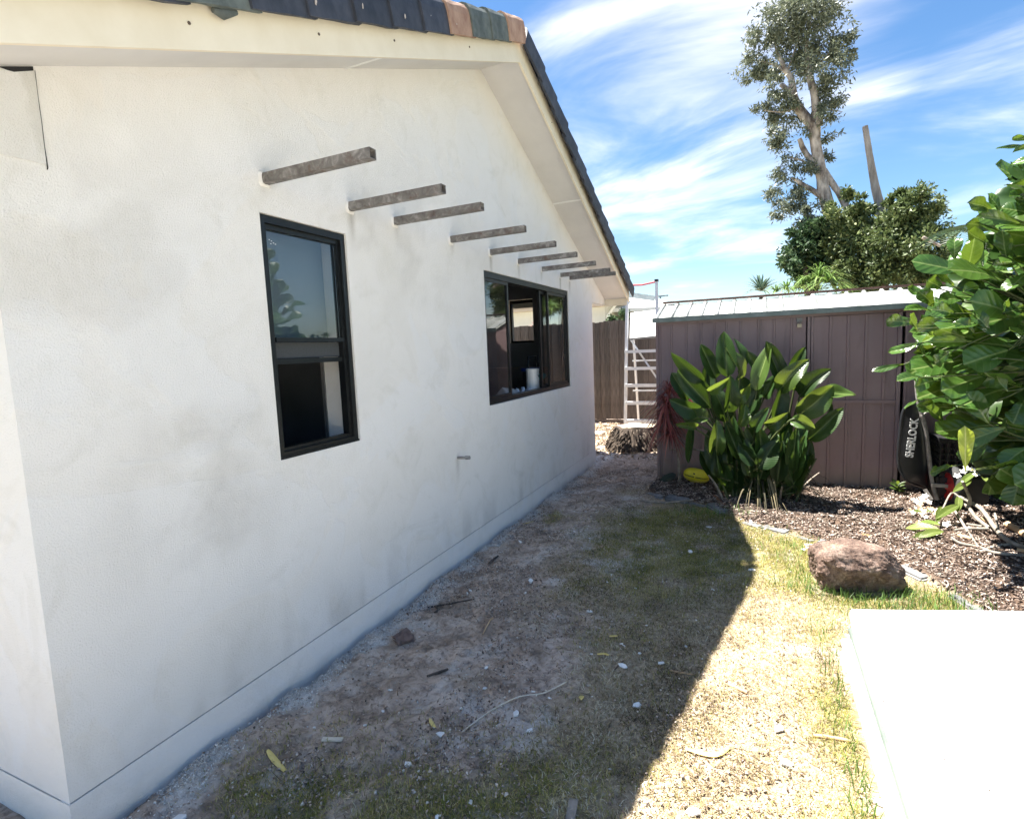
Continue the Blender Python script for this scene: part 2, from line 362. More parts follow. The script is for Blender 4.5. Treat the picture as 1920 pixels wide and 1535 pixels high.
def mat_leaf(name, c1, c2, vein, rough=.33, spec=.5, transl=.22, tcol=(.30, .42, .03), nv=9.0, coat=0.0, rand=.35, hue=.0):
    """broad leaf with midrib and side veins; the mesh runs from y=0 to y=1, x across"""
    m, t, b = new_mat(name)
    obj = nnode(t, 'ShaderNodeTexCoord').outputs['Object']; s = nnode(t, 'ShaderNodeSeparateXYZ'); t.links.new(obj, s.inputs[0])
    ax = math_n(t, 'ABSOLUTE', s.outputs[0])
    ph = math_n(t, 'SUBTRACT', s.outputs[1], math_n(t, 'MULTIPLY', ax, .75))
    sv = math_n(t, 'SINE', math_n(t, 'MULTIPLY', ph, nv*6.283))
    svm = ramp(t, sv, [(.86, (0, 0, 0)), (1.0, (1, 1, 1))])
    mid = ramp(t, ax, [(.012, (1, 1, 1)), (.028, (0, 0, 0))])
    oi = nnode(t, 'ShaderNodeObjectInfo')
    base = cmix(t, oi.outputs['Random'], c1, c2)
    base = cmix(t, math_n(t, 'MULTIPLY', noise_n(t, 7, 4, .6, obj), .5), base, tuple(.6*x for x in c1))
    c = cmix(t, math_n(t, 'MULTIPLY', svm, .18), base, vein); c = cmix(t, math_n(t, 'MULTIPLY', mid, .8), c, vein)
    h = nnode(t, 'ShaderNodeHueSaturation')
    r2 = math_n(t, 'FRACT', math_n(t, 'MULTIPLY', oi.outputs['Random'], 17.31))
    t.links.new(math_n(t, 'ADD', math_n(t, 'MULTIPLY', r2, rand*2), 1-rand), h.inputs['Value'])
    t.links.new(c, h.inputs['Color']); c = h.outputs[0]
    t.links.new(c, b.inputs['Base Color']); b.inputs['Roughness'].default_value = rough; b.inputs['Specular IOR Level'].default_value = spec
    bump(t, b, math_n(t, 'SUBTRACT', math_n(t, 'MULTIPLY', sv, .5), math_n(t, 'MULTIPLY', mid, 1.0)), .16, .012)
    tr = nnode(t, 'ShaderNodeBsdfTranslucent'); mx = nnode(t, 'ShaderNodeMixShader', i_Fac=transl)
    t.links.new(cmix(t, .55, c, tcol), tr.inputs[0])
    t.links.new(b.outputs[0], mx.inputs[1]); t.links.new(tr.outputs[0], mx.inputs[2])
    t.links.new(mx.outputs[0], t.nodes['Material Output'].inputs['Surface'])
    return m
BIGLEAF = mat_leaf('glossy broad leaf', (.036, .088, .017), (.072, .142, .024), (.16, .22, .07), .24, .5, .22, nv=7)
YELLEAF = mat_leaf('yellowing broad leaf', (.34, .42, .04), (.42, .48, .06), (.60, .62, .20), .35, .5, .3, (.6, .65, .08), rand=.1)
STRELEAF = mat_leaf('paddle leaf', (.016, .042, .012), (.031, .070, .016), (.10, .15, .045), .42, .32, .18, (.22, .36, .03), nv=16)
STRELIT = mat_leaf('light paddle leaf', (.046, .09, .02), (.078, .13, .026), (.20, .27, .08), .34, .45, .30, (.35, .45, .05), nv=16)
FRLEAF = mat_leaf('frangipani leaf', (.10, .15, .03), (.16, .20, .05), (.30, .34, .12), .4, .4, .25)
STALKM = mat_basic('green stalk', (.035, .055, .018), (.085, .105, .032), 6, .55, .2, 30, .003, stretch=(6, 6, 1))
REDLEAF = mat_tint('red strap leaf', [(0, (.14, .035, .03)), (.6, (.34, .095, .085)), (1, (.50, .20, .16))], .5, .2)
DEADSTRAP = mat_tint('dead strap leaf', [(0, (.03, .028, .016)), (.6, (.09, .075, .042)), (1, (.26, .22, .13))], .8)
GUMLEAF = mat_tint('grey green gum leaf', [(0, (.07, .085, .06)), (.6, (.15, .175, .115)), (1, (.30, .32, .23))], .45, .25, .5)
DARKLEAF = mat_tint('dark tree leaf', [(0, (.025, .05, .025)), (.7, (.06, .11, .045)), (1, (.14, .20, .08))], .45, .2, .4)
OLIVELEAF = mat_tint('olive vine leaf', [(0, (.042, .065, .024)), (.6, (.105, .145, .05)), (1, (.25, .275, .11))], .5, .25, .4)
FROND = mat_tint('light green frond', [(0, (.06, .12, .025)), (.6, (.14, .23, .05)), (1, (.26, .36, .10))], .5, .25, .4)
PANDAN = mat_tint('blue green pandanus', [(0, (.05, .085, .06)), (1, (.16, .23, .16))], .45, .1, .4)

# ------------------------------------------------------------------ the ground
EDGE_X = [-9, 1.0, 1.02, 1.30, 1.74, 2.075, 2.23, 2.44, 2.63, 3.14, 3.25, 3.35, 3.41, 3.6, 3.9, 4.3, 7]
EDGE_Y = [30, 30, 6.20, 5.93, 5.77, 5.36, 5.25, 5.16, 5.01, 4.59, 4.39, 4.21, 4.04, 3.3, 2.4, 1.2, -2]
def edge_y(x): return np.interp(x, EDGE_X, EDGE_Y)
def bed_mask(x, y):
    return sstep(-.03, .05, y-edge_y(x)-.05*(fbm(x*6, y*6, 5, 2)-.5))*sstep(1.0, 1.06, x)*(y < 8.6)
def blob(x, y, cx, cy, rx, ry, p=1.0):
    return np.exp(-(((x-cx)/rx)**2+((y-cy)/ry)**2)*p)
def green_mask(x, y):
    g = blob(x, y, 1.55, 4.35, .48, .75)*1.15+blob(x, y, 1.25, 4.9, .40, .55)*.85+blob(x, y, 1.95, 4.8, .35, .55)*.9+blob(x, y, 1.75, 5.45, .35, .30)*1.1
    g = g+blob(x, y, 2.35, 4.75, .38, .42)*1.4+blob(x, y, 2.5, 4.25, .32, .38)*1.3+blob(x, y, 3.05, 4.0, .35, .28)*1.5+blob(x, y, 2.8, 3.95, .45, .12)*1.3
    g = g+blob(x, y, 2.50, 2.3, .12, 1.1)*.8+blob(x, y, .85, 1.45, .42, .26)*1.2+blob(x, y, 1.30, 1.65, .34, .24)*1.2+blob(x, y, 1.55, 2.0, .2, .18)*.4
    g = g+blob(x, y, .32, 5.0, .10, .14)*.9+blob(x, y, .42, 1.33, .12, .10)*.7+blob(x, y, 1.35, 2.9, .12, .15)*.5+blob(x, y, 1.0, 3.4, .15, .3)*.2
    g = g+.12*sstep(1.2, 1.7, x)
    n = fbm(x*5, y*5, 21, 3)
    return np.clip(g*1.0*(.22+2.2*(n-.26)), 0, 1.1)*(1-bed_mask(x, y))
def thatch_mask(x, y):
    n = fbm(x*2.6, y*2.6, 33, 4)
    lim = np.interp(y, [0, 1.2, 1.6, 2.6, 3.6, 5.0, 6.2, 7], [.9, .75, 1.05, 1.25, .95, .75, .95, 1.3])
    return np.clip(sstep(-.30, .35, (x-lim)+(n-.5)*1.3), 0, 1)*(1-bed_mask(x, y))*(y < 6.6)
def plaster_mask(x, y):
    n = fbm(x*7, y*7, 41, 4); m = fbm(x*1.6, y*1.6, 45, 3)
    a = sstep(.26, .03, x)*sstep(.33, .56, n+.15*(m-.5))*1.1
    b = sstep(.52, .70, n)*sstep(.46, .62, m)*.8
    c = blob(x, y, 1.62, 3.45, .12, .10)+blob(x, y, .9, 5.9, .12, .1)+blob(x, y, .45, 1.45, .14, .12)+blob(x, y, .75, 4.6, .2, .16)*.7
    return np.clip((a+b*.6+c*sstep(.42, .6, n)*.8), 0, 1)*(x > -.2)*(1-bed_mask(x, y))
def ground_h(x, y):
    d = 1-.65*thatch_mask(x, y)
    h = .050*(fbm(x*1.1, y*1.1, 3, 3)-.5)+d*.055*(fbm(x*4.5, y*4.5, 9, 3)-.5)+d*.034*(fbm(x*15, y*15, 13, 3)-.5)-d*.018*sstep(.60, .72, fbm(x*5+3, y*3.4, 15, 2))
    h = h-.028*blob(x, y, .16, .0, .05, 1e6)*0+.03*sstep(.35, .10, x)*(fbm(x*9, y*9, 17, 3)-.2)
    tr = np.exp(-((x-.012)/.022)**2); h = h-.055*tr*(.6+.8*(fbm(y*4, x*0, 19, 2)-.2))
    return h+.035*bed_mask(x, y)
def gz(x, y): return float(ground_h(np.array([x]), np.array([y]))[0])
def make_ground():
    X = np.concatenate([np.arange(-1.6, 0, .05), np.arange(0, .12, .008), np.arange(.12, 4.0, .018), np.arange(4.0, 7.0, .05)])
    Y = [-.6]
    while Y[-1] < 12.6: Y.append(Y[-1]+max(.013, .0065*max(Y[-1], 0)+.005))
    Y = np.array(Y); gx, gy = np.meshgrid(X, Y)
    z = ground_h(gx, gy); z[0] = z[-1] = -.3; z[:, 0] = z[:, -1] = -.3
    nx, ny = len(X), len(Y); V = np.stack([gx, gy, z], -1).reshape(-1, 3)
    i = (np.arange(ny-1)[:, None]*nx+np.arange(nx-1)[None]).ravel(); T = np.stack([i, i+1, i+nx+1, i+nx], 1)
    m, t, b = new_mat('bare dirt, thatch and mulch')
    a = nnode(t, 'ShaderNodeAttribute', attribute_name='zones'); s = nnode(t, 'ShaderNodeSeparateColor'); t.links.new(a.outputs['Color'], s.inputs[0])
    obj = nnode(t, 'ShaderNodeTexCoord').outputs['Object']
    fine = noise_n(t, 38, 7, .72, obj, .4); med = noise_n(t, 5, 5, .6, obj, .5); gr = noise_n(t, 170, 4, .75, obj)
    dirt = ramp(t, med, [(.32, (.23, .175, .13)), (.46, (.43, .335, .26)), (.58, (.53, .42, .335)), (.72, (.62, .53, .445))])
    dirt = cmix(t, math_n(t, 'MULTIPLY', ramp(t, fine, [(.34, (1, 1, 1)), (.50, (0, 0, 0))]), .62), dirt, (.10, .072, .058))
    dirt = cmix(t, math_n(t, 'MULTIPLY', ramp(t, gr, [(.60, (0, 0, 0)), (.70, (1, 1, 1))]), .45), dirt, (.50, .45, .41))
    cl = noise_n(t, 13, 9, .72, obj, 1.2)
    dirt = cmix(t, math_n(t, 'MULTIPLY', ramp(t, cl, [(.36, (1, 1, 1)), (.50, (0, 0, 0))]), .75), dirt, (.13, .092, .072))
    dirt = cmix(t, math_n(t, 'MULTIPLY', ramp(t, cl, [(.56, (0, 0, 0)), (.68, (1, 1, 1))]), .6), dirt, (.62, .54, .47))
    th = ramp(t, fine, [(.30, (.17, .125, .080)), (.50, (.34, .265, .175)), (.70, (.56, .48, .35))])
    mul = ramp(t, fine, [(.32, (.035, .024, .018)), (.55, (.11, .075, .055)), (.75, (.22, .16, .12))])
    pl = ramp(t, gr, [(.30, (.50, .47, .43)), (.60, (.82, .80, .76))])
    plm = math_n(t, 'MULTIPLY', s.outputs[2], ramp(t, noise_n(t, 24, 7, .75, obj, .3), [(.38, (.15, .15, .15)), (.54, (1, 1, 1))]))
    c = cmix(t, s.outputs[0], dirt, th); c = cmix(t, math_n(t, 'MULTIPLY', a.outputs['Alpha'], .7), c, ramp(t, fine, [(.32, (.085, .075, .03)), (.6, (.24, .21, .10))])); c = cmix(t, s.outputs[1], c, mul); c = cmix(t, plm, c, pl)
    t.links.new(c, b.inputs['Base Color']); b.inputs['Roughness'].default_value = .95; b.inputs['Specular IOR Level'].default_value = .12
    n = bump(t, b, fine, .6, .010); bump(t, b, gr, .35, .003, n)
    me = np_mesh('ground', V, T, m, smooth=True)
    z3 = np.stack([thatch_mask(gx, gy)*.9, bed_mask(gx, gy), plaster_mask(gx, gy)*.85, np.clip(green_mask(gx, gy), 0, 1)], -1).reshape(-1, 4).astype(np.float32)
    ca = me.color_attributes.new('zones', 'FLOAT_COLOR', 'POINT'); ca.data.foreach_set('color', z3.ravel())
    o = link('ground', me); o['kind'] = 'structure'
    pa = MB(); pa.box((-3, -9, -.3), (9, -.62, -.03)); po = pa.build('bounce_slab', mat_basic('pale bounce surface', (.30, .29, .27), (.38, .37, .34), 2, .9, .3)); po['kind'] = 'structure'  # unseen pale slab added behind the camera to bounce sunlight onto the wall
    far = MB(); far.add([(-300, -300, -.12), (300, -300, -.12), (300, 300, -.12), (-300, 300, -.12)], [(0, 1, 2, 3)])
    fo = far.build('far_ground', mat_basic('dry lawn beyond', (.20, .18, .11), (.28, .25, .17), 1.2, .95, .3)); fo['kind'] = 'structure'
make_ground()

# ------------------------------------------------------------------ the house
AY, AZ, SL = 4.461, 4.071, 0.418           # gable apex on the wall and roof slope
Y0, Y1, ZP = 0.943, 7.75, 0.167            # wall ends, plinth top
OH = 0.37
EL, ER = 0.30, 8.53                        # eave ends of the roof along y
def gz_roof(y): return AZ-SL*abs(y-AY)
HOUSE = thing('house', 'white rendered gable ended house with dark tiled roof and two black windows', 'house', (0, AY, 0))
W1 = (1.988, 2.5945, 1.176, 2.386); W2 = (4.3456, 6.677, 1.1915, 2.383)
TUBES = [(2.037, .65), (2.645, .64), (3.080, .65), (3.801, .63), (4.486, .62), (5.110, .61), (5.766, .61), (6.384, .61), (6.732, .59)]
TZ = 2.549
def gable_wall():
    ZT = 2.60
    ys = sorted(set(np.round(np.concatenate([np.arange(Y0, Y1, .045), [Y0, Y1, AY, W1[0], W1[1], W2[0], W2[1]]]), 4)))
    zs = sorted(set(np.round(np.concatenate([np.arange(ZP+.001, ZT, .045), [ZT, W1[2], W1[3], W2[2], W2[3]]]), 4)))
    up = np.linspace(0, 1, 30)[1:]
    ys = np.array(ys); zs = np.array(zs)
    zg = np.concatenate([np.repeat(zs[:, None], len(ys), 1), ZT+up[:, None]*(np.array([gz_roof(y)+.03 for y in ys])-ZT)[None]], 0)
    yg = np.repeat(ys[None], len(zg), 0); ny = len(ys); nz = len(zg)
    xg = .0025*(fbm(yg*2, zg*2, 51, 3)-.5)
    V = np.stack([xg, yg, zg], -1).reshape(-1, 3); T = []
    for j in range(nz-1):
        for i in range(ny-1):
            yc, zc = (ys[i]+ys[i+1])/2, (zg[j, i]+zg[j+1, i])/2
            if any(a < yc < b and c < zc < d for a, b, c, d in (W1, W2)): continue
            k = j*ny+i; T.append((k, k+1, k+ny+1, k+ny))
    me = np_mesh('wall', V-np.array([0, AY, 0]), T, WALL, smooth=True)
    y, z = V[:, 1], V[:, 2]; st = np.zeros(len(V))
    for k, (ty, _) in enumerate(TUBES):
        L = .12+.26*((k*37) % 10)/10
        st += sstep(.035, .0, np.abs(y-ty-.006))*sstep(TZ-L, TZ-.02, z)*(z < TZ)*.8
    st += sstep(.03, 0, np.abs(y-3.74))*sstep(.62, .84, z)*(z < .845)*.55
    n = fbm(y*2.2, z*2.2, 61, 4)
    st += sstep(.55, .75, n)*blob(y, z, 1.55, 1.1, .35, .55)*.30+sstep(.5, .7, fbm(y*3, z*3, 63, 4))*blob(y, z, 1.3, 2.1, .4, .5)*.22
    st += sstep(.48, .7, fbm(y*6, z*1.0, 66, 4))*sstep(.55, .17, z)*.25+sstep(.5, .7, fbm(y*5, z*5, 67, 4))*blob(y, z, 2.9, 2.45, 1.2, .35)*.22
    a = me.attributes.new('stain', 'FLOAT', 'POINT'); a.data.foreach_set('value', np.clip(st, 0, 1).astype(np.float32))
    link('wall', me, HOUSE)
    for a, b, c, d in (W1, W2):
        r = MB()                                                  # window reveals
        r.add([(0, a, c), (-.24, a, c), (-.24, b, c), (0, b, c), (0, a, d), (-.24, a, d), (-.24, b, d), (0, b, d)],
              [(3, 2, 1, 0), (4, 5, 6, 7), (0, 1, 5, 4), (7, 6, 2, 3)])
        r.build('window_reveal', WALL, HOUSE)
    e = MB(); zt = gz_roof(Y0)+.03                                # near end wall (face towards the camera side)
    e.add([(0, Y0, ZP-.02), (-7, Y0, ZP-.02), (-7, Y0, zt), (0, Y0, zt)], [(0, 3, 2, 1), ])
    e.build('end_wall', WALL, HOUSE)
    fw = (-1.24, -.835, 1.78, 2.41)                               # small window in the far end wall
    f = MB(); zb = gz_roof(Y1)-.02
    for x0, x1, z0, z1 in ((-7, fw[0], 0, zb), (fw[1], -.002, 0, zb), (fw[0], fw[1], 0, fw[2]), (fw[0], fw[1], fw[3], zb)):
        f.box((x0, Y1-.2, z0), (x1, Y1, z1))
    f.build('far_end_wall', WALL, HOUSE)
    ff = MB()
    for x0, x1, z0, z1 in ((fw[0], fw[1], fw[2], fw[2]+.03), (fw[0], fw[1], fw[3]-.05, fw[3]), (fw[0], fw[0]+.03, fw[2]+.03, fw[3]-.05), (fw[1]-.03, fw[1], fw[2]+.03, fw[3]-.05)):
        ff.box((x0, Y1-.12, z0), (x1, Y1-.06, z1))
    ff.build('far_window_frame', BLACKF, HOUSE)
    p = MB(); n = 120                                             # plinth with an uneven lower edge
    ys2 = np.linspace(Y0-.004, Y1, n)
    vs = []
    zr = (-.12, -.02, .02, .06, .11, ZP-.003)
    for q in ys2: vs += [(.003, q, zz_) for zz_ in zr]+[(-.05, q, ZP-.003)]
    p.add(vs, [(7*i+r, 7*i+7+r, 7*i+8+r, 7*i+1+r) for i in range(n-1) for r in range(6)], False)
    p.add([(.003, Y0-.004, -.12), (.003, Y0-.004, ZP-.004), (-7, Y0-.004, ZP-.004), (-7, Y0-.004, -.12)], [(0, 1, 2, 3)])
    pl = p.build('plinth', PLINTH, HOUSE); a = pl.data.attributes.new('stain', 'FLOAT', 'POINT'); pv = np.array(p.v)
    a.data.foreach_set('value', np.clip(sstep(.06, -.01, pv[:, 2])*(.0+.6*fbm(pv[:, 1]*7, pv[:, 2]*7, 23, 3)), 0, 1).astype(np.float32))
    g = MB(); g.box((-6.9, Y0+.004, ZP-.02), (-.004, Y1-.01, ZP+.02)); g.build('joint', mat_basic('grey joint', (.10, .095, .09), (.20, .19, .18), 30, .9, .2), HOUSE)
    t = MB(); zt = gz_roof(ER-.03)                                 # closed end of the boxed eave
    t.prism([(-.02, Y1+.001, 2.318), (-.02, ER-.04, 2.318), (-.02, ER-.04, zt+.02), (-.02, Y1+.001, gz_roof(Y1)+.02)], (.018, 0, 0))
    t.build('eave_end', WALL, HOUSE)
    b = MB(); b.box((-7, Y1+.002, 2.30), (-.021, ER-.05, 2.317)); b.build('eave_soffit', SOFFITM, HOUSE)
    fb = MB(); fb.box((-7, ER-.05, 2.29), (OH-.03, ER-.03, 2.44)); fb.build('fascia', CREAM, HOUSE)
gable_wall()
def roofline():
    for sgn, yend, nm in ((-1, EL, 'soffit'), (1, ER, 'soffit')):
        s = MB(); z0, z1 = AZ, gz_roof(yend)
        y0 = AY
        s.add([(0.0, y0, z0), (OH-.02, y0, z0), (OH-.02, yend, z1), (0.0, yend, z1), (0, y0, z0+.02), (OH-.02, y0, z0+.02), (OH-.02, yend, z1+.02), (0, yend, z1+.02)],
              [(0, 1, 2, 3) if sgn > 0 else (3, 2, 1, 0), (4, 5, 6, 7), (0, 4, 7, 3), (1, 5, 6, 2)])
        s.build('soffit', SOFFITM, HOUSE)
        j = MB(); yj = 2.70 if sgn < 0 else 6.21
        dv = Vector((0, 1, -SL*sgn)).normalized()
        a = Vector((0.002, yj, gz_roof(yj)-.0025)); b = Vector((OH-.022, yj, gz_roof(yj)-.0025))
        j.bar(a, b, .022, .005, up=(0, SL*sgn, 1)); j.build('joint_strip', WHITEP, HOUSE)
        bb = MB()                                                 # barge board
        lo, hi = -.032, .16
        ye = yend
        for x0, x1 in ((OH-.02, OH),):
            P = [(x0, AY, AZ+lo), (x0, ye, gz_roof(ye)+lo), (x0, ye, gz_roof(ye)+hi), (x0, AY, AZ+hi)]
            if sgn < 0: P = P[::-1]
            bb.prism(P, (x1-x0, 0, 0))
        bb.build('barge_board', CREAM, HOUSE)
    for y in (1.42, 2.07, 2.66, 3.55, 5.2, 6.1):
        n = MB(); z = gz_roof(y)+.055
        n.tube([(OH-.004, y, z), (OH+.004, y, z)], .006, 6); n.build('nail_head', TWIGD, HOUSE)
    rs = MB()                                                     # tiled roof slopes under the barge tiles
    for sgn, yend in ((-1, EL-.06), (1, ER+.06)):
        nc = 14
        for k in range(nc):
            ya, yb = AY+(yend-AY)*k/nc, AY+(yend-AY)*(k+1)/nc
            za, zb = gz_roof(ya)+.20, gz_roof(yb)+.24
            P = [(-7, ya, za), (OH-.05, ya, za), (OH-.05, yb, zb), (-7, yb, zb), (-7, yb, zb-.04), (OH-.05, yb, zb-.04)]
            rs.add(P, [(0, 1, 2, 3) if sgn > 0 else (3, 2, 1, 0), (3, 2, 5, 4) if sgn > 0 else (4, 5, 2, 3)])
    rs.build('roof', DARKTILE, HOUSE)
    # barge tiles, one by one
    prof = [(-.17, .285), (-.03, .292), (.015, .288), (.042, .273), (.058, .248), (.062, .21), (.060, .14), (.055, .092), (.036, .092), (.040, .20), (.034, .235), (.0, .265), (-.17, .26)]
    def tile_mesh(nm, mat, L, seed):
        rr = random.Random(seed); vs = []; n = len(prof); rings = 5
        for r in range(rings):
            t = r/(rings-1); yy = -.06+t*(L+.06)
            sc = 1+.05*t; lift = .010*t
            for i, (x, z) in enumerate(prof):
                jz = rr.uniform(-.003, .003)
                vs.append((OH+x*sc+.012*t, yy, z+lift+jz-(.006*t if z < .1 else 0)))
        fs = []
        for r in range(rings-1):
            for i in range(n): a = r*n+i; b = r*n+(i+1) % n; fs.append((a, b, b+n, a+n))
        fs += [tuple(range(n)), tuple(reversed(range((rings-1)*n, rings*n)))]
        me = bpy.data.meshes.new(nm); me.from_pydata(vs, [], fs); me.materials.append(mat); me.update()
        bm = bmesh.new(); bm.from_mesh(me); bmesh.ops.recalc_face_normals(bm, faces=bm.faces); bm.to_mesh(me); bm.free()
        return me
    step = .309; L = step/math.cos(math.atan(SL))
    md = [tile_mesh('barge_tile', DARKTILE, L, k) for k in range(4)]; mg = tile_mesh('barge_tile', GREENTILE, L, 9); mt = tile_mesh('barge_tile', TERRA, L, 10)
    seq = [mt, mg, mg, mt]+[md[i % 4] for i in range(5)]+[mg, md[2], md[1], mg, md[3]]
    labs = {0: 'worn terracotta barge tile at the peak', 3: 'worn terracotta barge tile', 1: 'mossy grey green barge tile', 2: 'mossy grey green barge tile', 9: 'mossy grey green barge tile'}
    ang = math.atan(SL)
    for sgn in (-1, 1):
        nT = 14 if sgn < 0 else 13
        for k in range(nT):
            yb = AY+sgn*step*k
            o = link('barge_tile', seq[k] if sgn < 0 else md[(k*3+1) % 4], HOUSE)
            if sgn < 0 and k in labs: o['label'] = labs[k]
            if sgn > 0: M = Matrix.Translation((0, yb-AY, AZ-SL*abs(yb-AY)-.02-.05*k/12)) @ Matrix.Rotation(-ang, 4, 'X')
            else: M = Matrix.Translation((0, yb-AY, AZ-SL*abs(yb-AY))) @ Matrix.Rotation(ang, 4, 'X') @ Matrix.Scale(-1, 4, (0, 1, 0))
            o.matrix_local = M @ Matrix.Rotation(random.uniform(-.006, .006), 4, 'Z')
    for (y, s) in ((1.98, .8), (2.30, .35), (2.66, .4), (2.93, .3), (3.24, .25)):   # chips of bare tile body
        c = MB(); z = gz_roof(y)+random.uniform(.15, .20); vs = []
        for k in range(7):
            a = k*.9; r = .016*s*random.uniform(.2, 1.5); vs.append((OH+.078, y+math.cos(a)*r*.7, z+math.sin(a)*r*1.9))
        c.prism(vs, (.003, 0, 0)); c.build('tile_chip', CHIP, HOUSE)
    m = MB(); m.tube([(OH+.028, 1.50, gz_roof(1.50)+.098), (OH+.03, 1.54, gz_roof(1.54)+.088), (OH+.028, 1.60, gz_roof(1.60)+.098)], [.010, .020, .010], 10); m.build('mortar_lump', GREENTILE, HOUSE)
roofline()
def house_fittings():
    for y, L in TUBES:
        o = MB(); a, b = Vector((-.02, y, TZ)), Vector((L, y, TZ+.004)); hw, th = .0225, .003
        ring = lambda h: [(-h, -h), (h, -h), (h, h), (-h, h)]
        vs = [];
        for p, h in ((a, hw), (b, hw), (b, hw-th), (a, hw-th)):
            for i, j in ring(h): vs.append((p.x, p.y+i, p.z+j))
        fs = []
        for r in range(3):
            for k in range(4): fs.append((r*4+k, r*4+(k+1) % 4, r*4+4+(k+1) % 4, r*4+4+k))
        o.add(vs, fs); t = o.build('support_tube', STEELT, HOUSE, loc=(0, y, TZ))
        t['label'] = 'rusty square steel tube sticking out of the wall'
        c = MB(); n = 14; vs = []
        for x, r in ((.001, .042), (.010, .036), (.012, .028)):
            for k in range(n):
                an = 2*math.pi*k/n; q = max(abs(math.cos(an)), abs(math.sin(an))); rr = r/q*.86*random.uniform(.92, 1.1)
                vs.append((x, y+math.cos(an)*rr, TZ+math.sin(an)*rr-.002))
        c.add(vs, [(r*n+k, r*n+(k+1) % n, (r+1)*n+(k+1) % n, (r+1)*n+k) for r in range(2) for k in range(n)], True)
        c.build('render_collar', PLINTH, t)
    p = MB(); p.tube([(-.02, 3.735, .843), (.05, 3.737, .845), (.105, 3.74, .848)], .011, 10); p.tube([(.07, 3.738, .846), (.108, 3.74, .848)], .015, 10)
    p.build('tap_pipe', STEEL, HOUSE)
    g = lambda y, d: (.006, y, gz_roof(y)-d)
    pm = MB(); pm.prism([(-.01, Y0+.001, 2.3605), (-.01, 1.118, 2.3605), (-.01, 1.118, gz_roof(1.118)-.016), (-.01, 1.06, gz_roof(1.06)-.020), (-.01, 1.02, gz_roof(1.02)-.008), (-.01, Y0+.001, gz_roof(Y0)-.006)], (.016, 0, 0))
    pm.build('render_patch', PATCHM, HOUSE, 'greyer patched rectangle of render with a cracked edge')
    k = MB(); pts = [(1.1195, 2.345), (1.1215, 2.352), (1.1203, 2.42), (1.1212, 2.50), (1.1196, 2.58), (1.1204, gz_roof(1.12)-.015)]
    k.tube([(.0035, y, z) for y, z in pts], [.0016, .0022, .0012, .0010, .0012, .0010], 4)
    k.prism([(.0025, 1.116, gz_roof(1.116)-.003), (.0025, 1.02, gz_roof(1.02)-.003), (.0025, 1.06, gz_roof(1.06)-.021), (.0025, 1.116, gz_roof(1.116)-.017)], (.0015, 0, 0))
    k.build('crack', SEAL, HOUSE)
house_fittings()
def fr(mb, x0, x1, y0, y1, z0, z1, t, tb=None, tt=None):
    """a rectangular frame of four bars butted end to end"""
    tb = tb or t; tt = tt or t
    mb.box((x0, y0, z0), (x1, y1, z0+tb)); mb.box((x0, y0, z1-tt), (x1, y1, z1)); mb.box((x0, y0, z0+tb), (x1, y0+t, z1-tt)); mb.box((x0, y1-t, z0+tb), (x1, y1, z1-tt))
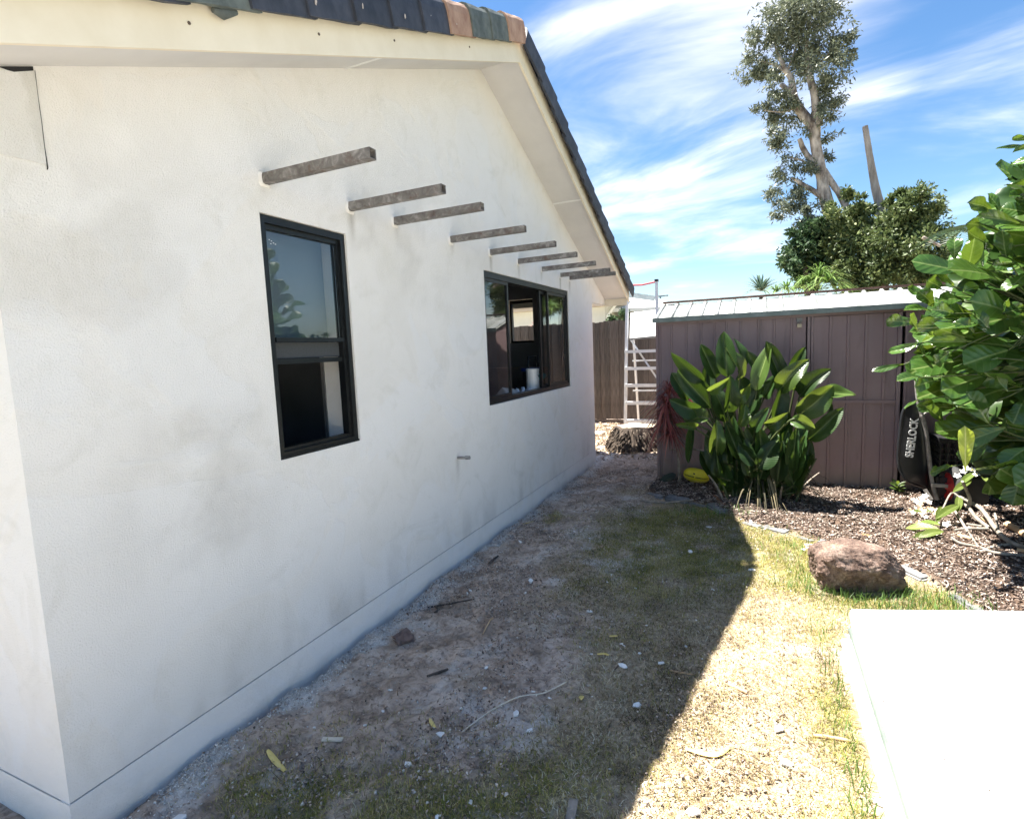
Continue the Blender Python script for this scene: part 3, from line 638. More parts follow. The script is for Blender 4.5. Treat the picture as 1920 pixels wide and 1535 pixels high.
def windows():
    e = .003
    a, b, c, d = W1; o = Vector((-.04, (a+b)/2, c))
    m = MB(); fr(m, -.085, -.012, a+e, b-e, c+e, d-e, .034, .030, .036); fr(m, -.075, -.030, a+e+.034, b-e-.034, c+e+.03, d-e-.036, .020, .018, .024)
    w = m.build('window', BLACKF, HOUSE, 'tall black single hung window with its lower sash raised')
    w['label'] = 'tall black framed window with lower half open'
    ya, yb = a+.058, b-.058
    s = MB(); s.box((-.072, ya, 1.768), (-.022, yb, 1.790)); s.build('meeting_rail', BLACKF, w)
    s = MB(); s.box((-.095, ya, 1.655), (-.045, yb, 1.681)); s.build('lower_sash_rail', BLACKF, w)
    g = MB(); g.box((-.052, ya, 1.790), (-.048, yb, d-.062)); g.build('upper_pane', GLASS, w)
    g = MB(); g.box((-.066, ya, 1.683), (-.062, yb, 1.766)); g.build('fly_screen', MESHM, w)
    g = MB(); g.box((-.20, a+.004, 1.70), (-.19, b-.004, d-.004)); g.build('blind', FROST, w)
    l = MB()
    for (y, z) in ((2.075, 2.275), (2.088, 2.270), (2.10, 2.262), (2.083, 2.256), (2.112, 2.258)): l.box((-.0478, y, z), (-.0472, y+.007, z+.004))
    l.build('paint_spot', WHITEP, w)
    si = MB(); si.box((-.12, a+e, c-.0), (-.004, b-e, c+.012)); si.build('sill', BLACKF, w)
    a, b, c, d = W2
    m = MB(); fr(m, -.10, -.012, a+e, b-e, c+e, d-e, .030, .042, .052)
    w = m.build('window', BLACKF, HOUSE); w['label'] = 'wide black framed sliding window with its middle open'
    for (y0, y1, x) in ((a+.033, 4.905, -.040), (5.99, b-.033, -.040), (5.83, b-.06, -.078)):
        s = MB(); fr(s, x-.014, x+.014, y0, y1, c+.045, d-.055, .030); sh = s.build('sash', BLACKF, w)
        g = MB(); g.box((x-.002, y0+.03, c+.075), (x+.002, y1-.03, d-.085)); g.build('pane', GLASS, sh)
    # rooms behind
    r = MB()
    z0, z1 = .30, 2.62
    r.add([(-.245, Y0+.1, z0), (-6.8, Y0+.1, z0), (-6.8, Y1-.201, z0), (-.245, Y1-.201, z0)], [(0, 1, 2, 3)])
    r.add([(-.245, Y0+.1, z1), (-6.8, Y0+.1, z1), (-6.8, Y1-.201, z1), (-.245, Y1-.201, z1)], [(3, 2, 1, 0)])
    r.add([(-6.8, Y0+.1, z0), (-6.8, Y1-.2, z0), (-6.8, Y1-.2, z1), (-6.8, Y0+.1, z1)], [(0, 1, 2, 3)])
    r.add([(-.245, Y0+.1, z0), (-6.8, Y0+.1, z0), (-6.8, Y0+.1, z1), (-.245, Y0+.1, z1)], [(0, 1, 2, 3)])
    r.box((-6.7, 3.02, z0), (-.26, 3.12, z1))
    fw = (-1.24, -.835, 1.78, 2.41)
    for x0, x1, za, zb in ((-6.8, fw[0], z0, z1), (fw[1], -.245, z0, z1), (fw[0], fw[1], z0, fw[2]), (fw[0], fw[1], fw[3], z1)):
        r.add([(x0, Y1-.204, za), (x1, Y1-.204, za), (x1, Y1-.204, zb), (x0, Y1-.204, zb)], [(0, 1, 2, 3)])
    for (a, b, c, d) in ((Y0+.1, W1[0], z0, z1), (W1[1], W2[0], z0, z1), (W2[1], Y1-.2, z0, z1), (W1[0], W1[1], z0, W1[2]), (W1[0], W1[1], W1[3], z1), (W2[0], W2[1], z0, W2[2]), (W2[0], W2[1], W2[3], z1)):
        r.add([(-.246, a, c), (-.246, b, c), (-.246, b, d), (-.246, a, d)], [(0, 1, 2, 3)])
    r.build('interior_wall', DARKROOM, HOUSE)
    j = MB(); j.box((-.64, 2.985, z0), (-.46, 3.018, 2.1)); j.build('door_lining', JAMB, HOUSE)
    c = MB(); c.box((-2.6, 7.30, z0), (-.30, 7.52, 1.42)); c.build('cabinet', ROOMB, HOUSE)
    sb = MB(); sb.box((-.50, W2[0]+.02, 1.155), (-.246, W2[1]-.02, 1.185)); sb.build('inner_bench', ROOMB, HOUSE)
windows()

# things standing on the window bench
def sill_things():
    z = 1.186
    t = thing('container', 'tall white tub standing inside the open middle of the wide window', 'tub', (-.22, 5.93, z))
    m = MB(); n = 16; vs = []
    for (h, r) in ((0, .072), (.01, .076), (.24, .076), (.245, .079), (.265, .079), (.268, .06)):
        for k in range(n): an = 2*math.pi*k/n; vs.append((-.22+math.cos(an)*r, 5.93+math.sin(an)*r, z+h))
    m.add(vs, [(i*n+k, i*n+(k+1) % n, (i+1)*n+(k+1) % n, (i+1)*n+k) for i in range(5) for k in range(n)]+[tuple(range(5*n, 6*n))], False)
    m.build('tub_body', WHITEP, t); h = MB(); h.tube([(-.15, 5.91, z+.20), (-.14, 5.93, z+.17), (-.15, 5.95, z+.20)], .004, 6); h.build('handle', BLACKPL, t)
    t = thing('power_drill', 'teal cordless drill lying by the white tub inside the window', 'drill', (-.2, 6.18, z))
    m = MB(); m.tube([(-.2, 6.10, z+.16), (-.2, 6.20, z+.165), (-.2, 6.28, z+.17)], [.035, .038, .02], 10); m.build('motor_body', TEAL, t)
    m = MB(); m.bar((-.2, 6.18, z+.13), (-.2, 6.16, z+.03), .04, .05, up=(0, 1, 0)); m.build('grip', BLACKPL, t)
    m = MB(); m.box((-.235, 6.11, z), (-.165, 6.21, z+.04)); m.build('battery', TEAL, t)
    t = thing('tool_bag', 'dark tool crate with blue band and upright handle behind the white tub', 'crate', (-.42, 6.35, z))
    m = MB(); m.box((-.48, 6.25, z), (-.34, 6.55, z+.22)); m.build('crate_body', BLACKPL, t)
    m = MB(); m.box((-.485, 6.22, z+.225), (-.335, 6.56, z+.262)); m.build('band', BLUEP, t)
    m = MB(); m.tube([(-.41, 6.27, z+.26), (-.41, 6.27, z+.40), (-.41, 6.53, z+.40), (-.41, 6.53, z+.26)], .012, 8); m.build('handle', BLACKPL, t)
    t = MB(); rr = random.Random(3)
    for k in range(9):
        x, y = -.2+rr.uniform(-.08, .06), 5.62+rr.uniform(-.13, .2); s = rr.uniform(.02, .045)
        t.tube([(x, y-s, z+.012), (x+.01, y, z+.03+s*.4), (x, y+s, z+.012)], [.008, s*.7, .006], 6, jit=.5)
    tag(t.build('crumpled_rags', mat_basic('pale rag', (.55, .55, .56), (.75, .75, .76), 20, .9, .3), None, loc=(-.2, 5.62, z)), 'pale crumpled rags heaped on the ledge left of the white tub', 'rags')
    b = MB(); b.add([(-.15, 5.10, z), (-.35, 5.10, z), (-.35, 5.52, z), (-.15, 5.52, z), (-.25, 5.15, z+.11), (-.25, 5.45, z+.07)], [(0, 3, 5, 4), (2, 1, 4, 5), (0, 4, 1), (3, 2, 5)])
    tag(b.build('drop_sheet', mat_basic('grey sheet', (.30, .29, .27), (.42, .41, .39), 12, .9, .3), None, loc=(-.25, 5.3, z)), 'folded grey drop sheet on the ledge inside the wide window', 'sheet')
sill_things()

# ------------------------------------------------------------------ the shed
def shed():
    SY, X0, X1, ZE = 6.875, 1.04, 4.15, 1.955
    H = thing('shed', 'mulberry ribbed steel garden shed with a white roof', 'shed', (2.6, SY+.7, 0))
    def sheet(xs, z0, z1, y, mat, nm, proud=.012, wr=.022, label=None):
        """flat sheet between two ribs plus the rib at its left edge"""
        for xa, xb in zip(xs[:-1], xs[1:]):
            P = [(xa, y), (xa+.004, y-proud), (xa+wr, y-proud), (xa+wr+.004, y), ((xa+xb)/2+.02, y+.002), (xb-.001, y)]
            vs = [(p[0], p[1], z0) for p in P]+[(p[0], p[1], z1) for p in P]; n = len(P)
            m = MB(); m.add(vs, [(i, i+1, n+i+1, n+i) for i in range(n-1)]); m.build(nm, mat, H)
    left = [1.075, 1.212, 1.383, 1.551, 1.698, 1.83, 1.984, 2.171, 2.331, 2.502, 2.66]
    sheet(left, .0, ZE-.05, SY, SHEDM, 'wall_sheet')
    m = MB(); m.box((X0, SY-.022, -.05), (X0+.034, SY+.02, ZE-.02)); m.build('corner_post', SHEDM, H)
    m = MB(); m.box((X0+.034, SY-.018, ZE-.05), (X1, SY+.02, ZE-.02)); m.build('head_track', SHEDM, H)
    m = MB(); m.box((X0+.034, SY-.010, -.06), (X1, SY+.03, .0)); m.build('base_rail', mat_basic('rusty base rail', (.05, .035, .03), (.10, .07, .06), 20, .8, .3), H)
    # door
    SHEDD = _shedm('mulberry door sheet', (.24, .16, .162), (.31, .218, .215))
    d = MB(); d.box((2.672, SY-.030, .03), (2.700, SY-.001, ZE-.055)); d.box((3.500, SY-.030, .03), (3.535, SY-.001, ZE-.055))
    door = d.build('door', SHEDD, H)
    dx = [2.705, 2.878, 3.044, 3.207, 3.373, 3.498]
    for z0, z1 in ((.03, .955), (.995, ZE-.055)):
        for xa, xb in zip(dx[:-1], dx[1:]):
            P = [(xa, SY-.008), (xa+.004, SY-.022), (xa+.026, SY-.022), (xa+.03, SY-.008), (xb-.001, SY-.008)]
            vs = [(p[0], p[1], z0) for p in P]+[(p[0], p[1], z1) for p in P]; n = len(P)
            s = MB(); s.add(vs, [(i, i+1, n+i+1, n+i) for i in range(n-1)]); s.build('door_sheet', SHEDD, door)
    r = MB(); r.box((2.705, SY-.026, .957), (3.498, SY-.004, .993)); r.build('mid_rail', SHEDD, door)
    hp = MB(); hp.box((2.565, SY-.030, 1.855), (2.62, SY-.012, 1.90)); hp.build('hasp', STEEL, H)
    sheet([3.565, 3.72, 3.88, 4.02, 4.12], .0, ZE-.05, SY, SHEDM, 'wall_sheet')
    s = MB(); s.box((X1-.03, SY, 0), (X1, SY+1.45, ZE)); s.box((X0+.004, SY+.022, 0), (X0+.02, SY+1.45, ZE)); s.box((X0+.02, SY+1.43, 0), (X1-.03, SY+1.45, ZE)); s.build('side_sheets', SHEDM, H)
    for xx in (X0+.012,):
        g = MB(); g.prism([(xx, SY+.02, ZE), (xx, SY+.72, ZE+.20), (xx, SY+1.43, ZE)], (.01, 0, 0)); g.build('gable_sheet', SHEDM, H)
    # roof: front slope with raised ribs
    ya, za, yb, zb = SY-.07, ZE+.006, SY+.66, ZE+.225
    rx = np.arange(X0-.02, X1+.06, .172)
    for i in range(len(rx)-1):
        xa, xb = rx[i], rx[i+1]
        P = [(xa, 0), (xa+.012, .026), (xa+.038, .026), (xa+.050, 0), (xb, 0)]
        vs = [(p[0], ya, za+p[1]) for p in P]+[(p[0], yb, zb+p[1]) for p in P]; n = len(P)
        m = MB(); m.add(vs, [(k, k+1, n+k+1, n+k) for k in range(n-1)]); m.build('roof_sheet', SHEDROOF, H)
    m = MB(); m.add([(X0-.02, yb, zb), (X1+.05, yb, zb), (X1+.05, SY+1.52, ZE+.006), (X0-.02, SY+1.52, ZE+.006)], [(0, 1, 2, 3)]); m.build('back_roof', SHEDROOF, H)
    m = MB(); m.box((X0-.01, yb-.03, zb+.027), (X1+.04, yb+.10, zb+.045)); m.build('ridge_cap', RUSTCAP, H)
    m = MB(); m.box((X0-.03, ya-.012, ZE-.022), (X1+.06, ya-.002, za+.027)); m.build('eave_trim', mat_basic('green grey trim', (.16, .20, .18), (.24, .28, .26), 8, .6, .1), H)
    # padlock
    p = thing('padlock', 'small padlock hanging from the hasp at the top of the shed wall', 'padlock', (2.59, SY-.036, 1.80))
    b = MB(); b.box((2.570, SY-.050, 1.795), (2.612, SY-.032, 1.835)); b.build('lock_body', mat_basic('dull brass', (.30, .25, .18), (.42, .36, .26), 20, .45, .1, metal=.6), p)
    k = MB(); k.tube([(2.578, SY-.041, 1.835), (2.578, SY-.041, 1.862), (2.591, SY-.041, 1.874), (2.604, SY-.041, 1.862), (2.604, SY-.041, 1.835)], .0035, 6); k.build('shackle', STEEL, p)
shed()

# ------------------------------------------------------------------ fence, neighbours
def fence():
    FY = 11.6
    H = thing('fence', 'weathered brown timber paling fence behind the ladder', 'fence', (0, FY, 0))
    ms = []
    for k in range(6):
        rr = random.Random(k); w_ = .107; m = MB()
        m.prism([(-w_/2, 0, .10), (w_/2, 0, .10), (w_/2, 0, 2.2+rr.uniform(-.012, .012)), (-w_/2, 0, 2.2+rr.uniform(-.012, .012))], (0, .016, 0)); ms.append(m.mesh('paling', FENCEM))
    x = -4.5; k = 0
    while x < 5.2:
        o = link('paling', ms[k % 6], H, (x, (-.009, .0095)[k % 2]+random.uniform(-.001, .001), random.uniform(-.015, .015))); o.rotation_euler = (0, random.uniform(-.0015, .0015), 0); x += .103+random.uniform(-.002, .002); k += 1
    for z in (.45, 1.75): m = MB(); m.box((-4.6, FY+.027, z), (5.3, FY+.07, z+.08)); m.build('rail', FENCEM, H)
    m = MB(); m.box((-4.6, FY-.012, -.08), (5.3, FY+.02, .095)); m.build('plinth_board', FENCEM, H)
    for xx in (-3.4, -1.0, 1.4, 3.8): m = MB(); m.box((xx, FY+.07, -.2), (xx+.1, FY+.17, 2.1)); m.build('post', FENCEM, H)
fence()
def neighbours():
    H = thing('neighbour_house', 'white walled neighbouring house with cream eaves seen past the wall corner', 'house', (-4.5, 18, 0))
    m = MB(); m.box((-9, 17.5, 0), (-2.33, 22, 3.02)); m.build('wall', NWALL, H)
    m = MB(); m.box((-9.3, 17.05, 3.02), (-1.95, 22.3, 3.10)); m.build('eave', CREAM, H)
    m = MB(); m.box((-9.3, 16.93, 3.06), (-1.95, 17.05, 3.20)); m.build('gutter', WHITEP, H)
    m = MB(); m.add([(-9.3, 17, 3.2), (-1.95, 17, 3.2), (-4.4, 19.6, 4.0), (-9.3, 19.6, 4.0), (-1.95, 22.3, 3.2)], [(0, 1, 2, 3), (1, 4, 2)]); m.build('roof', NROOF, H)
    m = MB(); m.tube([(-1.98, 17.0, 3.06), (-1.90, 17.1, 2.92), (-2.20, 17.35, 2.62), (-2.24, 17.4, 2.2)], .05, 8); m.build('downpipe', WHITEP, H)
    m = MB(); m.box((-2.05, 16.96, 2.98), (-1.85, 17.12, 3.10)); m.build('rain_head', BLACKPL, H)
    H = thing('white_roofed_house', 'low house with white hipped metal roof and grey ridge beyond the ladder', 'house', (-1, 20, 0))
    Y = 18.0; p = lambda x, y, yy: at(x, y, 1, yy)
    e0, e1 = p(1150, 580, Y), p(1258, 577, Y); r0, r1 = p(1140, 551, Y+2.5), p(1231, 563, Y+2.5)
    back = [(e0.x, Y+5, e0.z), (e1.x, Y+5, e1.z)]
    m = MB(); m.add([e0, e1, r1, r0, back[0], back[1]], [(0, 1, 2, 3), (1, 5, 2), (3, 2, 5, 4)]); m.build('roof', NROOF, H)
    m = MB(); m.bar(r0+Vector((0, 0, .07)), r1+Vector((0, 0, .04)), .35, .20); m.bar(r1, e1+Vector((0, 0, .05)), .2, .12); m.build('ridge_capping', NRIDGE, H)
    m = MB(); m.bar(p(1222, 557, Y+2.6), p(1253, 554, Y+2.6), .06, .05); m.bar(p(1238, 556, Y+2.6), p(1239, 568, Y+2.6), .05, .05); m.build('aerial', NRIDGE, H)
    m = MB(); m.bar(e0+Vector((0, -.06, -.03)), e1+Vector((0, -.06, -.03)), .12, .12); m.build('gutter', WHITEP, H)
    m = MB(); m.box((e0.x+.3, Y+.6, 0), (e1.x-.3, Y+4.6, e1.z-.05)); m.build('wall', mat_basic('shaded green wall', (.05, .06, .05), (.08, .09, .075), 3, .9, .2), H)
neighbours()
def ladder():
    LY = 10.0
    H = thing('ladder', 'tall white aluminium platform ladder with a red strap across the top', 'ladder', (.25, LY, 0))
    p = lambda x, y, yy=LY: at(x, y, 1, yy)
    xl0, xl1, xr = p(1172, 800), p(1176.5, 565), p(1231, 600).x+.005
    zt = p(1229, 527).z; xl = xl1.x; xb = xl0.x
    for (a, b) in ((xb, xl), (xr+.03, xr)):
        m = MB(); m.bar((a, LY-.02, -.02), (b, LY+.02, zt), .045, .07, up=(0, 1, 0)); m.build('stile', ALU, H)
    for (a, b) in ((xb+.06, xl+.04), (xr, xr-.03)):
        m = MB(); m.bar((a, LY+1.0, -.02), (b, LY+.28, 1.78), .035, .05, up=(0, 1, 0)); m.build('rear_leg', ALU, H)
    for y in (789, 755, 722, 690, 658):
        z = p(1200, y).z; m = MB(); m.box((xb+.03, LY-.06, z-.022), (xr, LY+.09, z+.018)); m.box((xb+.03, LY-.066, z-.030), (xr, LY-.058, z+.022)); m.build('step', ALU, H)
    for y in (732, 676):
        z = p(1200, y, LY+.55).z; m = MB(); m.box((xb+.05, LY+.5, z-.012), (xr, LY+.53, z+.014)); m.build('rear_rung', ALU, H)
    m = MB(); m.bar(p(1182, 636, LY+.12), p(1234, 712, LY+.12), .02, .03); m.build('brace', ALU, H)
    m = MB(); m.tube([(xl, LY+.02, zt-.03), ((xl+xr)/2, LY+.02, zt-.045), (xr, LY+.02, zt-.01)], .016, 6); m.build('strap', REDST, H)
    m = MB(); m.box((xr-.03, LY-.02, zt-.01), (xr+.03, LY+.06, zt+.03)); m.build('end_cap', BLACKPL, H)
    a, b, c, d = p(1181, 634, LY+.08), p(1230, 629, LY+.08), p(1229, 581, LY+.42), p(1182, 587, LY+.42)
    n = (b-a).cross(d-a).normalized()
    m = MB(); m.prism([a, b, c, d], -n*.02); o = m.build('white_board', WHITEP, None, loc=a)
    tag(o, 'white board propped at the top of the ladder above its steps', 'board')
    m2 = MB(); m2.bar(a+Vector((0, -.01, -.02)), b+Vector((0, -.01, -.02)), .03, .035); m2.build('lip', mat_basic('shade toned board lip', (.20, .18, .16), (.32, .30, .27), 9, .8, .2), o)  # the lip's dark shade is put into its colour
ladder()
def stump():
    c = Vector((.36, 8.95, 0)); H = thing('tree_stump', 'dark shaggy tree stump with a pale cut top beside the shed', 'stump', c)
    m = MB(); n = 26; vs = []
    for (h, r) in ((-.05, .46), (.05, .42), (.18, .36), (.30, .33), (.36, .31)):
        for k in range(n): an = 2*math.pi*k/n; q = r*(1+.12*math.sin(k*2.3)+random.uniform(-.05, .05)); vs.append(c+Vector((math.cos(an)*q, math.sin(an)*q, h+random.uniform(-.01, .01))))
    m.add(vs, [(i*n+k, i*n+(k+1) % n, (i+1)*n+(k+1) % n, (i+1)*n+k) for i in range(4) for k in range(n)], True); m.build('trunk', TWIGD, H)
    m = MB(); vs = [c+Vector((math.cos(2*math.pi*k/n)*.30*(1+.06*math.sin(k*2.3)), math.sin(2*math.pi*k/n)*.28, .345+.01*math.sin(k))) for k in range(n)]
    m.prism(vs, (0, 0, .02)); m.build('cut_top', mat_basic('pale cut wood', (.30, .24, .18), (.50, .42, .32), 14, .85, .4), H)
    m = MB()
    for k in range(420):
        an = random.uniform(0, 6.283); h = random.uniform(.02, .36); r = .48-.48*h+random.uniform(-.02, .02)
        p = c+Vector((math.cos(an)*r, math.sin(an)*r, h)); o = Vector((math.cos(an+random.uniform(-.4, .4))*.10, math.sin(an)*.10, -random.uniform(.05, .14)))
        s = Vector((-math.sin(an), math.cos(an), 0))*random.uniform(.008, .02)
        m.add([p-s, p+s, p+o*.5+s*.8+Vector((0, 0, .02)), p+o, p+o*.5-s*.8+Vector((0, 0, .02))], [(0, 1, 2, 3, 4)])
    f = m.build('root_fibres', mat_basic('shaggy fibre', (.035, .026, .02), (.13, .10, .075), 9, .95, .3), H); f['kind'] = 'stuff'
    x0, x1 = at(1118, 817, 2, .0), at(1153, 803, 2, .0)
    m = MB(); m.bar((-1.6, x0.y+.05, .03), (x1.x, x0.y+.05, .035), .30, .05); tag(m.build('plank', PALEW, None, loc=(x1.x-.5, x0.y, 0)), 'pale timber plank lying on the ground before the fence', 'plank')
    b = at(1163, 797, 1, 10.6); t = MB()
    for k in range(14):
        an = random.uniform(0, 6.28); d = Vector((math.cos(an)*.06, math.sin(an)*.05, random.uniform(.06, .17))); s = Vector((-math.sin(an), math.cos(an), 0))*.012
        t.add([Vector((b.x, b.y, 0))-s, Vector((b.x, b.y, 0))+s, Vector((b.x, b.y, 0))+d], [(0, 1, 2)])
    tag(t.build('red_plant', REDST, None, loc=(b.x, b.y, 0)), 'tiny red spiky plant at the foot of the ladder', 'plant')
stump()

# ------------------------------------------------------------------ leaves
def leaf_mesh(name, mat, wid, fold=.25, curl=.2, wave=.02, n=10, m=3, shape='obovate', seed=0, twist=0.0):
    """a broad leaf, base at the origin, length 1 along +Y, face up +Z"""
    rr = random.Random(seed); vs = []; fs = []; cols = 2*m+1
    p1, p2 = rr.uniform(0, 6), rr.uniform(0, 6)
    for i in range(n+1):
        t = i/n
        if shape == 'obovate': w_ = (t**.85*(1-t)**.42)*1.52*(.55+.45*t)
        elif shape == 'paddle': w_ = (t**.55*(1-t)**.66)*1.85*(1-.10*t)
        else: w_ = math.sin(math.pi*t)**.8
        w_ = max(w_, .02 if i < n else .0)*wid/2
        zc = -curl*t*t+.03*math.sin(p1+t*5)
        tw = twist*t
        for k in range(-m, m+1):
            u = k/m; x = u*w_; z = fold*abs(x)-.35*fold*(abs(u)**2)*w_+wave*math.sin(p2+t*11+u*2)*abs(u)
            vs.append((x*math.cos(tw)-z*math.sin(tw)*0, t-.15*curl*t*t, zc+z+x*math.sin(tw)))
    for i in range(n):
        for k in range(cols-1): a = i*cols+k; fs.append((a, a+1, a+cols+1, a+cols))
    me = bpy.data.meshes.new(name); me.from_pydata(vs, [], fs); me.polygons.foreach_set('use_smooth', [True]*len(fs)); me.materials.append(mat); me.update()
    return me
def place_leaf(me, parent, base, tip, wscale, facing=None, roll=0.0, label=None, zs=None):
    base, tip = Vector(base), Vector(tip); y = tip-base; L = y.length; y.normalize()
    fc = Vector(facing) if facing is not None else (Vector(CAM)-base).normalized()
    x = y.cross(fc).normalized()
    z = x.cross(y); R = Matrix((x, y, z)).transposed().to_4x4()
    M = Matrix.Translation(base-origin(parent)) @ R @ Matrix.Rotation(roll, 4, 'Y') @ Matrix.Diagonal((wscale, L, zs or L, 1))
    o = link('leaf', me, parent); o.matrix_local = M
    if label: o['label'] = label
    return o
def strelitzia():
    bc = Vector((2.18, 6.22, 0)); H = thing('strelitzia_plant', 'big clump of green paddle leaved strelitzia growing before the shed', 'plant', bc)
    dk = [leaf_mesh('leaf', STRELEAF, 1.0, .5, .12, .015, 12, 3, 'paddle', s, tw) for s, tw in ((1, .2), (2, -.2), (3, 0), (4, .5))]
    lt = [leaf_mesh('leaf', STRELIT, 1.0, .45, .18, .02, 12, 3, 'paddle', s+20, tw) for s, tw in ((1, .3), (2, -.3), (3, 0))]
    sc = 3.4286; P = lambda x, y, Y: at(x/sc+1200, y/sc+540, 1, Y)
    Ls = [(560, 570, 540, 275, 112, 0, 5.98, .05), (640, 520, 640, 320, 62, 0, 6.15, .8), (485, 580, 398, 358, 85, 0, 6.12, .2), (410, 600, 192, 422, 100, 0, 6.02, -.35),
          (300, 720, 222, 540, 95, 0, 6.25, .5), (400, 790, 192, 738, 95, 0, 5.92, -.4), (440, 850, 275, 800, 80, 1, 5.86, .5), (450, 770, 250, 520, 115, 0, 6.1, .3),
          (745, 600, 725, 405, 52, 0, 6.2, .8), (750, 660, 820, 345, 100, 1, 6.05, -.3), (905, 610, 828, 340, 90, 0, 6.12, .4), (885, 670, 1062, 460, 115, 1, 6.0, -.2),
          (975, 520, 1058, 400, 70, 0, 6.28, .2), (1025, 700, 1197, 510, 90, 0, 6.1, -.5), (1015, 820, 1255, 640, 140, 1, 5.95, .25), (1170, 690, 1385, 650, 95, 1, 6.05, -.55),
          (1085, 970, 1310, 780, 95, 0, 5.98, .2), (1130, 920, 1255, 760, 55, 0, 6.08, .7), (965, 850, 1128, 885, 80, 2, 5.75, -.2), (815, 895, 932, 828, 85, 1, 5.8, .2),
          (640, 590, 600, 372, 55, 1, 6.0, .9), (560, 800, 600, 575, 95, 0, 5.9, .5), (440, 670, 570, 595, 65, 1, 5.9, .2), (640, 890, 695, 755, 65, 1, 5.85, .3),
          (740, 910, 805, 780, 75, 0, 5.85, -.3), (490, 1080, 500, 865, 95, 1, 5.88, .1), (745, 1125, 632, 1005, 85, 0, 5.78, -.2), (755, 1155, 895, 980, 105, 0, 5.76, .2),
          (1000, 1060, 1055, 880, 95, 0, 5.9, -.3), (990, 660, 1062, 490, 70, 0, 6.15, .5), (345, 870, 300, 1138, 46, 0, 5.86, .2), (700, 760, 650, 560, 100, 0, 6.15, .4),
          (690, 820, 770, 620, 110, 0, 6.1, -.3), (560, 860, 470, 620, 110, 0, 6.05, .2), (850, 830, 950, 640, 85, 0, 5.95, .6), (880, 1000, 960, 800, 100, 0, 6.0, .1),
          (620, 1060, 590, 840, 100, 0, 6.0, -.2), (1040, 1140, 1100, 1000, 80, 0, 6.05, .3), (420, 720, 440, 480, 80, 0, 6.2, .3), (800, 700, 880, 560, 85, 0, 6.2, -.2),
          (600, 720, 720, 640, 80, 1, 5.95, .4), (930, 1130, 1000, 960, 70, 1, 5.9, .7), (350, 900, 270, 870, 40, 1, 5.8, .3), (780, 1060, 700, 900, 110, 0, 5.95, .2)]
    for k in range(46):
        x0 = random.uniform(500, 1020); y0 = random.uniform(1080, 1330); Ls.append((x0, y0, x0+(x0-760)*.25+random.uniform(-60, 60), y0-random.uniform(150, 290), random.uniform(60, 105), 0, random.uniform(5.84, 6.15), random.uniform(-.6, .6)))
    ends = []
    for i, (bx, by, tx, ty, wd, kind, Y, roll) in enumerate(Ls):
        b = P(bx, by, Y+.05); t = P(tx, ty, Y+random.uniform(-.10, .04)); ws = wd/sc*depth(b)/F/max(.55, math.cos(roll))*1.42
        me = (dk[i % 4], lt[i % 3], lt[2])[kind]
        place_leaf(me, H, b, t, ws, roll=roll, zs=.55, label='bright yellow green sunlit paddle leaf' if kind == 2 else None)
        ends.append((b, (b-t).normalized()))
    for i, (b, d) in enumerate(ends):
        g = bc+Vector((random.uniform(-.36, .36), random.uniform(-.2, .2), 0)); g.z = gz(g.x, g.y)-.02
        mid = g.lerp(b, .55)+Vector((0, 0, .04))+d*.06
        m = MB(); m.tube(smooth_path([g, mid, b-d*.0, b-d*.10], 4), [.016-.0008*k for k in range(13)], 6); m.build('stalk', STALKM, H)
    for k in range(22):                                            # stubs and bare stalks
        g = bc+Vector((random.uniform(-.42, .42), random.uniform(-.28, .12), 0)); g.z = gz(g.x, g.y)-.02
        t = g+Vector(((g.x-bc.x)*.5+random.uniform(-.1, .1), random.uniform(-.12, .05), random.uniform(.2, .55)))
        m = MB(); m.tube(smooth_path([g, g.lerp(t, .5)+Vector((0, 0, .03)), t], 3), [.014-.001*q for q in range(7)], 6); m.build('stalk', STALKM if k % 3 else TWIG, H)
    V = []; T = []; tn = []
    for k in range(70):                                           # dead straps sagging round the foot
        an = random.uniform(-1.9, .5); r0 = random.uniform(.12, .42); g = bc+Vector((math.cos(an)*r0, math.sin(an)*r0*.6-.05, random.uniform(.05, .45)))
        d = Vector((math.cos(an), math.sin(an)*.8-.2, 0)); L = random.uniform(.15, .45); s = Vector((-d.y, d.x, 0)).normalized()*random.uniform(.004, .014); v0 = len(V)
        for q in range(5):
            u = q/4; p = g+d*L*u+Vector((0, 0, -(g.z+.01-gz(g.x, g.y))*u**1.3+.05*math.sin(u*3.1))); wv = s*(1-.8*u)
            V += [p-wv, p+wv]
        for q in range(4): T += [(v0+2*q, v0+2*q+1, v0+2*q+3), (v0+2*q, v0+2*q+3, v0+2*q+2)]; 
        tn += [random.random()]*8
    o = origin(H); me = np_mesh('dead_leaves', np.array(V)-np.array(o), T, DEADSTRAP, tn); q = link('dead_leaves', me, H); q['kind'] = 'stuff'
strelitzia()
def strap_rosette(V, T, tn, c, n, L, wd, droop, elev=(.1, 1.4), bias=None, seg=5):
    for k in range(n):
        an = random.uniform(0, 6.283); el = random.uniform(*elev); d = Vector((math.cos(an)*math.cos(el), math.sin(an)*math.cos(el), math.sin(el)))
        if bias is not None: d = (d+Vector(bias)).normalized()
        l = L*random.uniform(.7, 1.1); s = d.cross(Vector((0, 0, 1))); s = (s.normalized() if s.length > .05 else Vector((1, 0, 0)))*wd/2*random.uniform(.7, 1.2); v0 = len(V); tv = random.random()
        for q in range(seg+1):
            u = q/seg; p = Vector(c)+d*l*u+Vector((0, 0, -droop*l*u*u)); wv = s*(1-u**2.2)*(.6+.4*min(1, u*4))
            V += [p-wv, p+wv]
        for q in range(seg): T += [(v0+2*q, v0+2*q+1, v0+2*q+3), (v0+2*q, v0+2*q+3, v0+2*q+2)]
        tn += [tv]*(2*seg)
